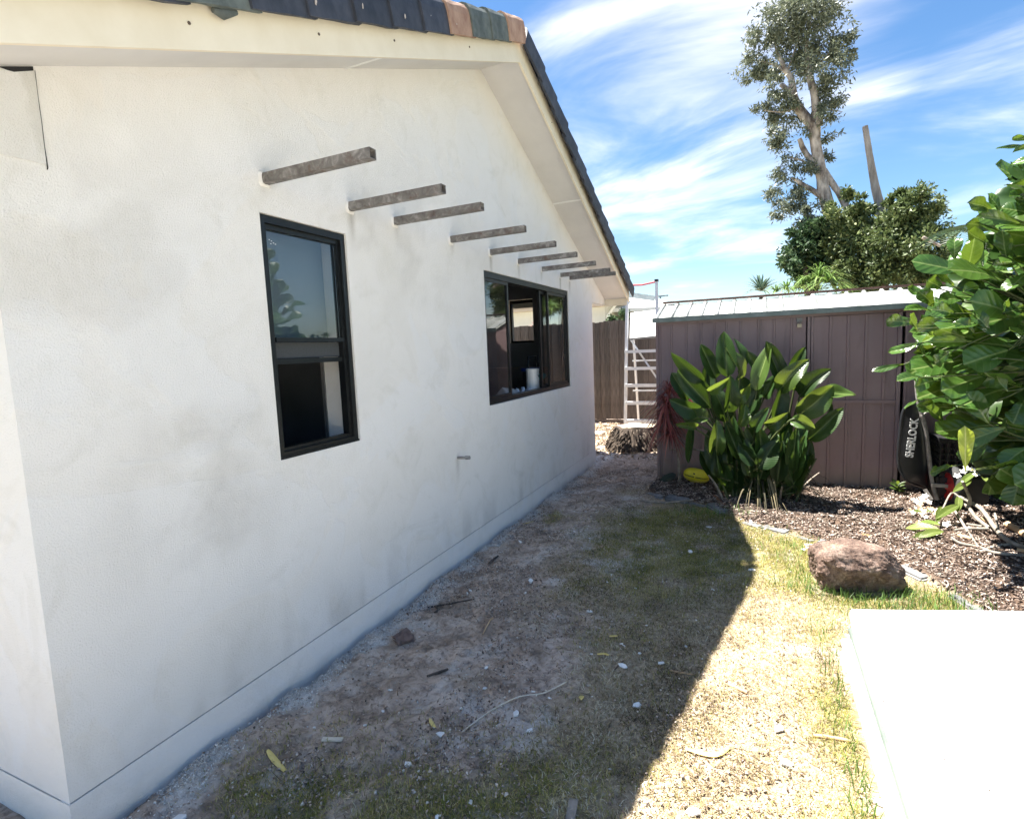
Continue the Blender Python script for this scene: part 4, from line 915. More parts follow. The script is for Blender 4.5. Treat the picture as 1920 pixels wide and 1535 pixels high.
def cordyline():
    b = at(1275, 905, 1, 6.58); b.z = gz(b.x, b.y); H = thing('cordyline_plant', 'thin trunked plant with shaggy red strap leaves at the shed corner', 'plant', b)
    top = at(1254, 770, 1, 6.58)
    m = MB(); m.tube(smooth_path([b-Vector((0, 0, .03)), at(1271, 850, 1, 6.58), at(1263, 800, 1, 6.58), top], 4), [.020, .019, .018, .017, .016, .015, .014, .013, .012, .012, .011, .010, .010], 8, jit=.15); m.build('trunk', TWIG, H)
    m = MB(); m.tube(smooth_path([at(1258, 843, 1, 6.5), at(1300, 842, 1, 6.46), at(1340, 853, 1, 6.4), at(1362, 868, 1, 6.36)], 4), .011, 7); m.build('side_branch', TWIG, H)
    V, T, tn = [], [], []
    for (px, py, n, L) in ((1256, 730, 70, .36), (1250, 758, 110, .42), (1250, 785, 120, .42), (1256, 812, 80, .34)):
        strap_rosette(V, T, tn, at(px, py, 1, 6.56), n, L, .017, .75, (-.4, 1.2))
    strap_rosette(V, T, tn, at(1255, 745, 1, 6.56), 22, .26, .012, .1, (.9, 1.5))
    q = link('crown', np_mesh('crown', np.array(V)-np.array(origin(H)), T, REDLEAF, tn), H)
    lf = leaf_mesh('leaf', mat_leaf('dark ground leaf', (.012, .03, .022), (.02, .042, .03), (.04, .07, .05), .4, .4, .05), 1.0, .3, .25, .02, 8, 2, 'paddle', 5)
    a = at(1268, 880, 1, 6.62); t = at(1226, 897, 1, 6.55)
    o = place_leaf(lf, None, Vector((a.x, a.y, .13)), Vector((t.x+.03, t.y, .02)), .14, facing=(0, -.7, .7), zs=.2); o.name = 'fallen_leaf'; tag(o, 'big dark green fallen leaf leaning at the shed corner', 'leaf')
cordyline()
def big_shrub():
    bc = Vector((4.75, 5.15, 0)); H = thing('broad_leaved_shrub', 'large shrub with big glossy green leaves at the right', 'shrub', bc)
    ms = [leaf_mesh('leaf', BIGLEAF, 1.0, f, c, wv, 10, 3, 'obovate', s, tw) for s, (f, c, wv, tw) in enumerate([(.35, .15, .03, .2), (.25, .30, .03, -.3), (.5, .10, .02, 0), (.2, .22, .05, .4), (.4, -.12, .03, -.2)])]
    yl = leaf_mesh('leaf', YELLEAF, 1.0, .3, .25, .03, 10, 3, 'obovate', 9, .2)
    A = lambda x, y, Y: at(x/4.264+1640, y/4.264+250, 1, Y); B = lambda x, y, Y: at(x/4.039+1640, y/4.039+580, 1, Y)
    LA = [(940, 620, 795, 540, 115, .3), (985, 620, 980, 492, 75, .7), (1160, 720, 825, 655, 135, .1), (1150, 740, 725, 722, 120, -.4), (915, 890, 725, 785, 130, .2), (640, 1015, 640, 825, 110, .1),
          (740, 1120, 320, 1000, 175, .15), (735, 1110, 800, 860, 130, .4), (760, 1110, 860, 985, 120, -.3), (1075, 1205, 760, 1130, 150, -.2), (1230, 1290, 900, 1290, 125, -.35), (1230, 1130, 1080, 1180, 150, .3),
          (1140, 1040, 955, 1050, 95, .3), (525, 1245, 490, 1155, 115, .2), (405, 1305, 258, 1245, 95, -.2), (475, 1390, 375, 1255, 120, .3), (545, 1395, 445, 1290, 100, -.3), (460, 1425, 250, 1388, 75, .5),
          (335, 1520, 106, 1478, 110, .1), (520, 1500, 355, 1500, 115, .3), (725, 1335, 545, 1305, 120, -.3), (885, 1340, 715, 1250, 110, .4), (855, 1510, 540, 1395, 120, .5), (985, 1360, 880, 1520, 100, .3),
          (900, 1490, 855, 1290, 120, .2), (1190, 1490, 1080, 1370, 130, .1), (1230, 640, 1065, 585, 130, .2), (1230, 520, 1105, 475, 95, .1), (1060, 1000, 1000, 800, 130, .5), (900, 980, 860, 880, 100, .3),
          (640, 1440, 470, 1400, 120, .2), (620, 1220, 570, 1120, 80, .2), (700, 1270, 820, 1200, 100, .2), (1120, 900, 1020, 980, 110, .2), (1040, 1460, 1010, 1330, 120, -.2), (1230, 1420, 1060, 1400, 120, .2)]
    LB = [(775, 255, 425, 240, 105, .2), (775, 245, 485, 135, 120, -.3), (385, 250, 112, 330, 80, .1), (440, 290, 265, 430, 70, .5), (215, 418, 22, 450, 55, .3), (355, 515, 175, 520, 95, .4),
          (455, 540, 350, 550, 110, .2), (935, 370, 595, 490, 120, .2), (1090, 275, 700, 325, 110, -.3), (1160, 540, 850, 655, 150, .2), (865, 865, 695, 620, 160, .2), (605, 755, 345, 700, 110, .15),
          (875, 880, 435, 935, 185, .2), (1005, 890, 685, 1000, 130, -.3), (860, 1000, 675, 1120, 130, .3), (1170, 1040, 965, 1170, 160, .1), (1170, 1350, 1005, 1215, 160, .2), (1100, 1260, 1050, 1480, 180, .1),
          (890, 1250, 870, 1420, 110, .2), (590, 680, 770, 525, 90, .2), (705, 560, 535, 610, 70, .3), (585, 320, 435, 390, 90, .2), (1160, 190, 980, 165, 80, .4), (1160, 120, 960, 110, 90, .2),
          (945, 170, 900, 0, 100, .3), (865, 160, 755, 20, 110, .2), (610, 110, 335, 110, 120, .3), (315, 150, 245, 25, 75, .1), (445, 190, 295, 145, 80, -.3), (660, 60, 600, -40, 120, .2),
          (1150, 420, 800, 560, 150, .5), (1130, 700, 1040, 820, 130, .3), (1170, 900, 960, 860, 130, .3), (760, 180, 640, 80, 100, .5), (520, 420, 420, 480, 90, .4), (760, 430, 590, 330, 100, .4),
          (700, 760, 560, 640, 100, .5), (1000, 620, 900, 500, 120, .3), (560, 270, 310, 320, 60, .3), (330, 700, 270, 680, 40, .2), (520, 860, 420, 740, 90, .4), (580, 1190, 440, 1200, 50, .3)]
    LA += [(1260, 110, 1060, 78, 45, .3), (1260, 120, 1130, 125, 55, .2), (1260, 50, 1110, 30, 50, .4), (1270, 310, 1148, 258, 85, .2), (1270, 430, 1120, 405, 85, .4), (1280, 200, 1170, 190, 80, .2), (1270, 560, 1150, 520, 110, .2)]
    tips = []
    def put(P, l, i, Y, sc):
        bx, by, tx, ty, wd, roll = l; b = P(bx, by, Y+random.uniform(.0, .14)); t = P(tx, ty, Y-random.uniform(-.08, .12)); ws = wd/sc*depth(b)/F/max(.6, math.cos(roll))*1.45
        f = (Vector(CAM)-b).normalized()*1.0+Vector((0, 0, .45))
        place_leaf(ms[i % 5], H, b, t, ws*1.08, facing=f, roll=roll*(1 if i % 2 else -1), zs=.22); tips.append((b, (b-t).normalized()))
    for i, l in enumerate(LA): put(A, l, i, 4.55+random.uniform(-.12, .25), 4.264)
    for i, l in enumerate(LB): put(B, l, i+2, 4.5+random.uniform(-.15, .25), 4.039)
    b, t = B(685, 1225, 4.3), B(705, 890, 4.25); place_leaf(yl, H, b, t, 165/4.039*depth(b)/F, zs=.25, roll=.25, label='bright yellow green leaf hanging low at the front'); tips.append((b, Vector((0, 0, -1))))
    # the body of the crown behind and to the right
    rr = random.Random(5); k = 0
    while k < 198:
        x, y, z = rr.uniform(3.2, 5.2), rr.uniform(4.6, 5.5), rr.uniform(.45, 3.2)
        ze = 1.68+(z-1.68)*4.6/y; xm = 2.187+(np.interp(ze, [.3, .55, .8, 1.2, 1.45, 2.0, 2.5, 2.9, 3.3], [4.05, 3.8, 3.48, 3.22, 3.10, 3.25, 3.48, 3.68, 3.9])-2.187)*y/4.6
        if x < xm+.16 or ((x-5.1)/1.9)**2+((y-5.2)/1.2)**2 > 1: continue
        b = Vector((x, y, z)); d = Vector((x-5.0, (y-5.3)*1.3-.25, rr.uniform(-.35, .5))).normalized(); t = b+d*rr.uniform(.34, .48)
        if t.x < xm: t.x = xm+.02
        place_leaf(ms[k % 5], H, b, t, rr.uniform(.28, .38), facing=Vector((-.3, -.75, .6))+Vector((rr.uniform(-.5, .5), rr.uniform(-.5, .5), 0)), roll=rr.uniform(-.4, .4), zs=.22)
        tips.append((b, -d)); k += 1
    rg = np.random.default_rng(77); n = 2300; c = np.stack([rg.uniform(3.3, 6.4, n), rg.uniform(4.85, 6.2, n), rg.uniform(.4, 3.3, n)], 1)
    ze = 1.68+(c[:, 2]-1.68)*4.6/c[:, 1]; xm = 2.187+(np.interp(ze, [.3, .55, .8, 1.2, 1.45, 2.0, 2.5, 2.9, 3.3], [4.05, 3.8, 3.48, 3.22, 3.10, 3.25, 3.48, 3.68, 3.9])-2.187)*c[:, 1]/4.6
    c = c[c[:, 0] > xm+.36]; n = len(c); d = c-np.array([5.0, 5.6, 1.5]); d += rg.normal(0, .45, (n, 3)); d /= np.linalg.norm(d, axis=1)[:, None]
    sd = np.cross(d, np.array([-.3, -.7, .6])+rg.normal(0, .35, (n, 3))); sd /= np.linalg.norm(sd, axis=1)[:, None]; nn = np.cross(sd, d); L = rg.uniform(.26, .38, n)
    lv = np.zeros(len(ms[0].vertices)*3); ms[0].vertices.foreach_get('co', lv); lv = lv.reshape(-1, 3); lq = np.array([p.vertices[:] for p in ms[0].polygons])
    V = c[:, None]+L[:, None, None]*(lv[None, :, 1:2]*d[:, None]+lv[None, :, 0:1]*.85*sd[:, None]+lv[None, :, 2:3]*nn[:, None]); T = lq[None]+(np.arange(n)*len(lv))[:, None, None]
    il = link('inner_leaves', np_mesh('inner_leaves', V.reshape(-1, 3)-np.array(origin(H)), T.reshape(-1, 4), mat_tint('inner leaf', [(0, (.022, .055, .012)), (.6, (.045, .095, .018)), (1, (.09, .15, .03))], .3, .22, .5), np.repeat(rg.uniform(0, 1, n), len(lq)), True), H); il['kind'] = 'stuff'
    br = MB(); hubs = []
    for (x, y, z) in ((4.0, 4.8, .9), (4.0, 4.8, 1.4), (3.9, 4.8, 1.8), (4.1, 4.8, 2.2), (4.4, 4.8, 2.6), (4.6, 5.4, 1.2), (4.7, 5.6, 2.0), (5.3, 5.0, 1.5), (5.4, 5.5, 2.4), (5.0, 5.0, 2.9), (4.3, 5.2, 1.6), (5.6, 5.2, .9)):
        h = Vector((x, y, z)); hubs.append(h); s = bc+Vector((0, 0, .1+.25*z)); br.tube(smooth_path([s, s.lerp(h, .5)+Vector((0, 0, .06)), h], 4), [.035-.002*q for q in range(9)], 6)
    br.tube([bc-Vector((0, 0, .1)), bc+Vector((.02, 0, .5)), bc+Vector((0, .02, 1.0))], [.07, .055, .045], 8)
    for b, d in tips:
        h = min(hubs, key=lambda q: (q-b).length)
        br.tube(smooth_path([h, h.lerp(b, .6)+d*.03, b], 3), [.009, .008, .007, .006, .005, .004, .004], 5, cap=False)
    br.build('branches', STALKM, H)
big_shrub()
def frangipani():
    sc = 8.525; G = lambda x, y, z: at(x/sc+1760, y/sc+880, 2, z)
    base = G(1364, 1240, .05); H = thing('frangipani_branches', 'cut frangipani branches with white flowers lying on the mulch', 'branches', (base.x, base.y, 0))
    polys = [([(1700, 1330, .06), (1364, 1240, .06), (1130, 1150, .07), (930, 970, .10), (700, 650, .16), (500, 520, .18), (330, 440, .2)], .024), ([(800, 930, .08), (600, 770, .12), (470, 600, .16), (350, 540, .16)], .020),
             ([(480, 580, .17), (500, 470, .24), (440, 320, .33), (380, 190, .42)], .017), ([(800, 945, .08), (450, 945, .06), (250, 970, .05)], .015), ([(700, 910, .09), (450, 870, .07)], .013),
             ([(1700, 1410, .05), (1364, 1375, .05), (900, 1330, .05), (650, 1240, .05), (350, 1180, .05), (200, 1080, .08)], .016), ([(470, 1000, .05), (350, 800, .09), (220, 600, .12)], .014), ([(1160, 1190, .06), (950, 1220, .05), (800, 1250, .05)], .015),
             ([(960, 980, .09), (930, 850, .14), (900, 700, .19)], .013), ([(640, 1240, .05), (520, 1060, .07), (480, 1000, .08)], .009), ([(330, 440, .2), (200, 380, .22), (60, 640, .16), (0, 720, .14)], .010)]
    for pts, r in polys:
        P = [G(*p) for p in pts]; m = MB(); q = smooth_path(P, 4); m.tube(q, [r*.8*(1.05-.25*i/len(q)) for i in range(len(q))], 8, jit=.12); m.build('branch', FRANG, H)
    for pts, r in ([[(1700, 1210, .04), (1364, 1025, .05), (1100, 870, .06)], .028], [[(520, 1110, .04), (300, 1050, .05)], .018], [[(800, 1200, .04), (600, 1160, .04)], .016], [[(1500, 1330, .04), (1250, 1290, .04)], .02], [[(800, 850, .06), (690, 770, .08)], .014]):
        m = MB(); m.tube(smooth_path([G(*p) for p in pts], 3), r, 8, jit=.2); m.build('split_branch', TANW, H, 'tan split branch stripped of bark')
    pet = MB(); 
    def flower(c, s, up, mat=PETAL, n=5):
        up = Vector(up).normalized(); a = up.cross(Vector((0, 0, 1)) if abs(up.z) < .9 else Vector((1, 0, 0))).normalized(); b = up.cross(a); m = MB(); ph = random.uniform(0, 6)
        for k in range(n):
            an = ph+k*6.283/n; d = a*math.cos(an)+b*math.sin(an); e = -a*math.sin(an)+b*math.cos(an)
            m.add([c, c+d*s*.55-e*s*.30+up*s*.15, c+d*s+up*s*.25, c+d*s*.55+e*s*.34+up*s*.10], [(0, 1, 2, 3)])
        fl = m.build('flower', mat, H, loc=c)
        if mat is PETAL: y = MB(); y.tube([c+up*.002, c+up*s*.14], [s*.22, s*.12], 6); y.build('flower_centre', YELLOWP, fl)
    Q = lambda x, y, z: at(x, y, 2, z)
    fc = [(1757, 998, .06), (1774, 983, .08), (1795, 892, .40), (1823, 880, .42), (1831, 889, .40), (1729, 934, .14), (1722, 942, .12), (1716, 938, .13), (1735, 930, .15), (1741, 941, .12), (1812, 878, .44), (1806, 884, .42)]
    for (x, y, z) in fc: flower(Q(x, y, z), .034 if y > 950 else .032, (random.uniform(-.4, .2), -.6, .8))
    for k in range(34): x, y = random.gauss(1738, 17), random.gauss(955, 14); flower(Q(x, y, .09+.0012*(985-y)), random.uniform(.014, .026), (random.uniform(-.6, .6), -.5, .7), DRYP if k % 5 else PETAL)
    lf = [leaf_mesh('leaf', FRLEAF, 1.0, .3, .2, .02, 8, 2, 'lanceolate', s) for s in range(3)]
    for (bx, by, tx, ty, wd, z) in ((1760, 990, 1692, 985, 14, .10), (1762, 985, 1712, 972, 12, .12), (1755, 1000, 1705, 1008, 12, .06), (1770, 995, 1722, 1003, 13, .09), (1800, 945, 1756, 968, 12, .18), (1798, 930, 1797, 955, 9, .2), (1822, 900, 1788, 918, 10, .36), (1830, 885, 1800, 905, 9, .4), (1750, 960, 1700, 955, 9, .12), (1850, 905, 1838, 885, 9, .3), (1765, 950, 1758, 975, 9, .16)):
        b, t = Q(bx, by, z), Q(tx, ty, max(.03, z-.03)); place_leaf(lf[bx % 3], H, b, t, wd/1.0*depth(b)/F*1.3, facing=(0, -.5, .8), zs=.15)
frangipani()

# ------------------------------------------------------------------ trees beyond
def tube_px(name, pts, Y, mat, H, jit=.2, n=9):
    """trunk or limb through photo positions (x, y, half width), all at distance Y"""
    P = [at(x, y, 1, Y) for x, y, r in pts]; q = smooth_path(P, 4); rr = np.interp(np.linspace(0, len(pts)-1, len(q)), range(len(pts)), [.86*r*depth(p)/F for (x, y, r), p in zip(pts, P)])
    m = MB(); m.tube(q, list(rr), n, jit=jit); return m.build(name, mat, H)
def foliage(name, H, clusters, Y, dens, size, mat, thick=1.0, seed=1, droop=.3, aspect=.32, ylo=0):
    """leaf-sized faces spread through clumps given as photo ellipses at distance Y"""
    rg = np.random.default_rng(seed); C = []; D = []
    for (cx, cy, rx, ry) in clusters:
        c = at(cx, cy, 1, Y+rg.uniform(-.5, .5)*thick); s = depth(c)/F; n = int(dens*rx*ry)
        ns = max(3, int(rx*ry/90))
        sub = rg.normal(0, .56, (ns, 3)); k = rg.integers(0, ns, n); sr = rg.uniform(.10, .30, ns)
        p = sub[k]+rg.normal(0, 1, (n, 3))*sr[k][:, None]
        l = np.linalg.norm(p, axis=1); p = p[l < 1.0+.75*rg.uniform(0, 1, len(p))**2.2]; 
        C.append(np.array(c)+p*np.array([rx*s, (rx+ry)/2*s*thick, ry*s])); D.append(p)
    C = np.concatenate(C); D = np.concatenate(D); n = len(C)
    d = D*.6+rg.normal(0, .8, (n, 3)); d[:, 2] -= droop; d /= np.linalg.norm(d, axis=1)[:, None]
    r = rg.normal(0, 1, (n, 3)); sd = np.cross(d, r); sd /= np.linalg.norm(sd, axis=1)[:, None]
    L = size*rg.uniform(.6, 1.25, n)[:, None]; W_ = L*aspect
    V = np.stack([C, C+d*L*.45+sd*W_*.5, C+d*L, C+d*L*.45-sd*W_*.5], 1).reshape(-1, 3)
    i = np.arange(n)*4; T = np.stack([i, i+1, i+2, i+3], 1)
    tn = np.clip(rg.normal(.5, .24, n), 0, 1)
    return link(name, np_mesh(name, V-np.array(origin(H)), T, mat, tn), H)
def trees():
    Yg = 22.0; c = lambda x, y: (x/3.337+1370, y/3.337); T = lambda l: [(*c(x, y), r/3.337) for x, y, r in l]
    b = at(1595, 560, 1, Yg); H = thing('gum_tree', 'tall thin paperbark tree with sparse leafy top and pale trunk', 'tree', (b.x, Yg, 0))
    tube_px('trunk', [(1600, 600, 17)]+T([(700, 1520, 46), (640, 1380, 44), (590, 1230, 42), (565, 1080, 37), (535, 930, 36), (525, 800, 40)]), Yg, BARK, H, n=12)
    for l in ([(525, 800, 36), (410, 650, 30), (380, 500, 22), (340, 430, 17), (290, 330, 8), (270, 250, 4)], [(545, 790, 32), (525, 600, 28), (490, 450, 22), (475, 300, 14), (500, 140, 6)], [(420, 640, 22), (340, 550, 18), (310, 530, 13)],
              [(530, 1030, 22), (470, 960, 20), (430, 870, 16)], [(740, 1330, 24), (690, 1230, 23), (620, 1120, 20), (590, 1060, 14)], [(560, 1220, 22), (470, 1165, 16), (380, 1110, 7)], [(380, 500, 12), (300, 420, 8), (180, 380, 3)],
              [(500, 450, 10), (600, 350, 6), (700, 220, 3)], [(540, 700, 9), (620, 690, 5), (700, 700, 2)], [(540, 1080, 10), (460, 1010, 6), (330, 980, 3)], [(430, 660, 10), (330, 700, 7), (200, 690, 3)], [(360, 430, 8), (420, 250, 4), (450, 60, 2)]):
        tube_px('limb', T(l), Yg, BARK, H)
    cl = [(430, 40, 200, 90), (200, 150, 120, 90), (330, 150, 160, 120), (520, 170, 150, 130), (640, 250, 120, 110), (700, 380, 70, 110), (150, 390, 100, 70), (200, 480, 110, 70), (300, 330, 150, 130), (450, 330, 150, 140), (580, 430, 130, 120),
          (620, 560, 90, 90), (250, 560, 100, 60), (230, 690, 100, 60), (320, 760, 110, 90), (330, 850, 90, 70), (300, 960, 70, 90), (360, 1060, 100, 70), (330, 1150, 80, 60), (300, 1230, 60, 70), (380, 1310, 110, 70), (450, 1400, 90, 60),
          (640, 680, 80, 70), (660, 770, 60, 40), (600, 880, 60, 40), (480, 1060, 50, 50), (470, 1230, 100, 60), (600, 60, 110, 60), (650, 90, 40, 30), (680, 640, 60, 40), (420, -60, 190, 60), (430, 760, 80, 70), (420, 900, 60, 70), (440, 1180, 70, 60), (470, 1330, 80, 60), (560, 700, 60, 50), (600, 1000, 30, 50), (350, 620, 80, 60)]
    foliage('crown', H, [(*c(x, y), rx/3.337, ry/3.337) for x, y, rx, ry in cl], Yg, 1.55, .150, GUMLEAF, 1.0, 3, .35, .30)
    c4 = lambda x, y: (x/4.571+1380, y/4.571+330)
    Yd = 21.0; b = at(1500, 560, 1, Yd); H = thing('dark_leafy_tree', 'dense dark green tree at the left foot of the paperbark', 'tree', (b.x, Yd, 0))
    tube_px('trunk', [(1520, 620, 12), (1518, 560, 10), (1512, 500, 6)], Yd, TWIGD, H)
    foliage('crown', H, [(*c4(x, y), rx/4.571, ry/4.571) for x, y, rx, ry in [(600, 640, 150, 170), (540, 850, 110, 90), (700, 520, 150, 110), (760, 740, 140, 130), (560, 560, 90, 70), (500, 740, 60, 80), (680, 860, 120, 90), (600, 480, 90, 50), (640, 400, 70, 60), (720, 400, 60, 70)]], Yd, 5.0, .17, DARKLEAF, 1.2, 4, .1, .5)
    Yo = 20.0; b = at(1650, 560, 1, Yo); H = thing('vine_covered_tree', 'broad olive green vine covered tree behind the shed roof', 'tree', (b.x, Yo, 0))
    tube_px('trunk', [(1660, 620, 14), (1655, 540, 12), (1650, 470, 8)], Yo, TWIGD, H)
    tube_px('limb', [(*c4(1750, 600), 3), (*c4(1690, 570), 3), (*c4(1600, 525), 4)], Yo-1.8, BARK, H)
    foliage('crown', H, [(*c4(x, y), rx/4.571, ry/4.571) for x, y, rx, ry in [(1000, 500, 170, 150), (1150, 650, 250, 200), (1350, 600, 220, 210), (1500, 500, 180, 180), (1100, 870, 250, 130), (1400, 860, 250, 130), (1620, 720, 150, 190), (1480, 260, 160, 130), (1650, 310, 80, 80),
              (1340, 310, 110, 100), (1110, 280, 120, 70), (940, 210, 50, 70), (1000, 350, 120, 80), (1760, 570, 80, 70), (1220, 420, 160, 120), (960, 800, 90, 120), (1550, 190, 80, 60), (1420, 190, 70, 60), (1720, 850, 120, 110), (880, 420, 100, 110), (860, 600, 90, 120), (820, 300, 50, 70), (1830, 640, 70, 80), (1050, 230, 50, 40), (1300, 240, 60, 50), (1640, 430, 110, 110)]], Yo, 4.6, .145, OLIVELEAF, 1.2, 5, .15, .38)
    b = at(1650, 380, 1, 21.5); H = thing('dead_tree_trunk', 'bare sawn off grey trunk standing against the sky', 'trunk', (b.x, 21.5, 0))
    tube_px('trunk', [(1668, 520, 12), (1652, 400, 9.5), (1641, 350, 8), (1632, 300, 6.5), (1626, 262, 6), (1622, 237, 5.5)], 21.5, DEADBARK, H, .15, 12)
    Yp = 13.5; H = thing('light_green_palm', 'bright light green clump of arching fronds above the shed roof', 'palm', (at(1530, 550, 1, Yp).x, Yp, 0))
    tube_px('trunk', [(1535, 640, 8), (1532, 560, 7)], Yp, TWIGD, H)
    V, Tt, tn = [], [], []
    for (x, y, n, L) in ((1535, 515, 70, .85), (1552, 525, 60, .75), (1505, 530, 50, .7), (1475, 538, 46, .6), (1566, 530, 50, .6), (1520, 530, 50, .7), (1455, 542, 30, .5)): strap_rosette(V, Tt, tn, at(x, y+6, 1, Yp+random.uniform(-.3, .3)), n, L, .035, .7, (.2, 1.45))
    link('crown', np_mesh('crown', np.array(V)-np.array(origin(H)), Tt, FROND, tn), H)
    H = thing('pandanus_plant', 'spiky blue green pandanus head above the left of the shed roof', 'plant', (at(1425, 560, 1, 15).x, 15, 0))
    tube_px('trunk', [(1428, 640, 5), (1427, 556, 4)], 15, TWIGD, H)
    V, Tt, tn = [], [], []
    strap_rosette(V, Tt, tn, at(1427, 546, 1, 15), 80, .72, .055, .35, (.05, 1.5)); link('crown', np_mesh('crown', np.array(V)-np.array(origin(H)), Tt, PANDAN, tn), H)
    Yq = 16; H = thing('distant_palm', 'dark palm top peeping out behind the large leaved shrub', 'palm', (at(1828, 420, 1, Yq).x, Yq, 0))
    tube_px('trunk', [(1832, 640, 6), (1830, 430, 4)], Yq, TWIGD, H)
    V, Tt, tn = [], [], []
    for k in range(13):
        an = k*.483; d = Vector((math.cos(an), math.sin(an), .55)); c0 = at(1830, 432, 1, Yq)
        for q in range(16):
            u = (q+1)/16; p = c0+d*1.0*u+Vector((0, 0, -.75*u*u))
            for sg in (-1, 1):
                s = Vector((-math.sin(an), math.cos(an), 0))*sg; v0 = len(V); e = d*.02
                V += [p-e, p+e, p+s*.30*math.sin(math.pi*min(1, u*.9+.1))+d*.15-Vector((0, 0, .12))]; Tt.append((v0, v0+1, v0+2)); tn.append(random.random()*.6)
    link('crown', np_mesh('crown', np.array(V)-np.array(origin(H)), Tt, DARKLEAF, tn), H)
    Yb = 15.5; H = thing('fence_shrub', 'small dark green bush behind the fence beside the neighbouring house', 'bush', (at(1163, 600, 1, Yb).x, Yb, 0))
    tube_px('trunk', [(1163, 640, 2), (1162, 600, 1.5)], Yb, TWIGD, H)
    foliage('crown', H, [(1160, 597, 12, 10), (1170, 592, 9, 10), (1150, 602, 8, 6)], Yb, 9, .12, DARKLEAF, 1.5, 8, .1, .4)
    H = thing('pink_flowering_bush', 'pink flowered bush seen through the far window of the house', 'bush', (-2.2, 12.6, 0))
    V, Tt, tn = [], [], []
    for x in (-2.7, -2.3, -1.9, -1.55): strap_rosette(V, Tt, tn, (x, 12.5, 2.12), 60, .34, .03, .2, (.1, 1.4))
    link('crown', np_mesh('crown', np.array(V)-np.array((-2.2, 12.6, 0)), Tt, mat_tint('pink bracts', [(0, (.45, .08, .08)), (1, (.75, .26, .24))], .6, .2), tn), H)
    m = MB(); m.tube([(-2.2, 12.6, -.1), (-2.2, 12.55, 2.2)], .03, 6); m.build('trunk', TWIGD, H)
trees()

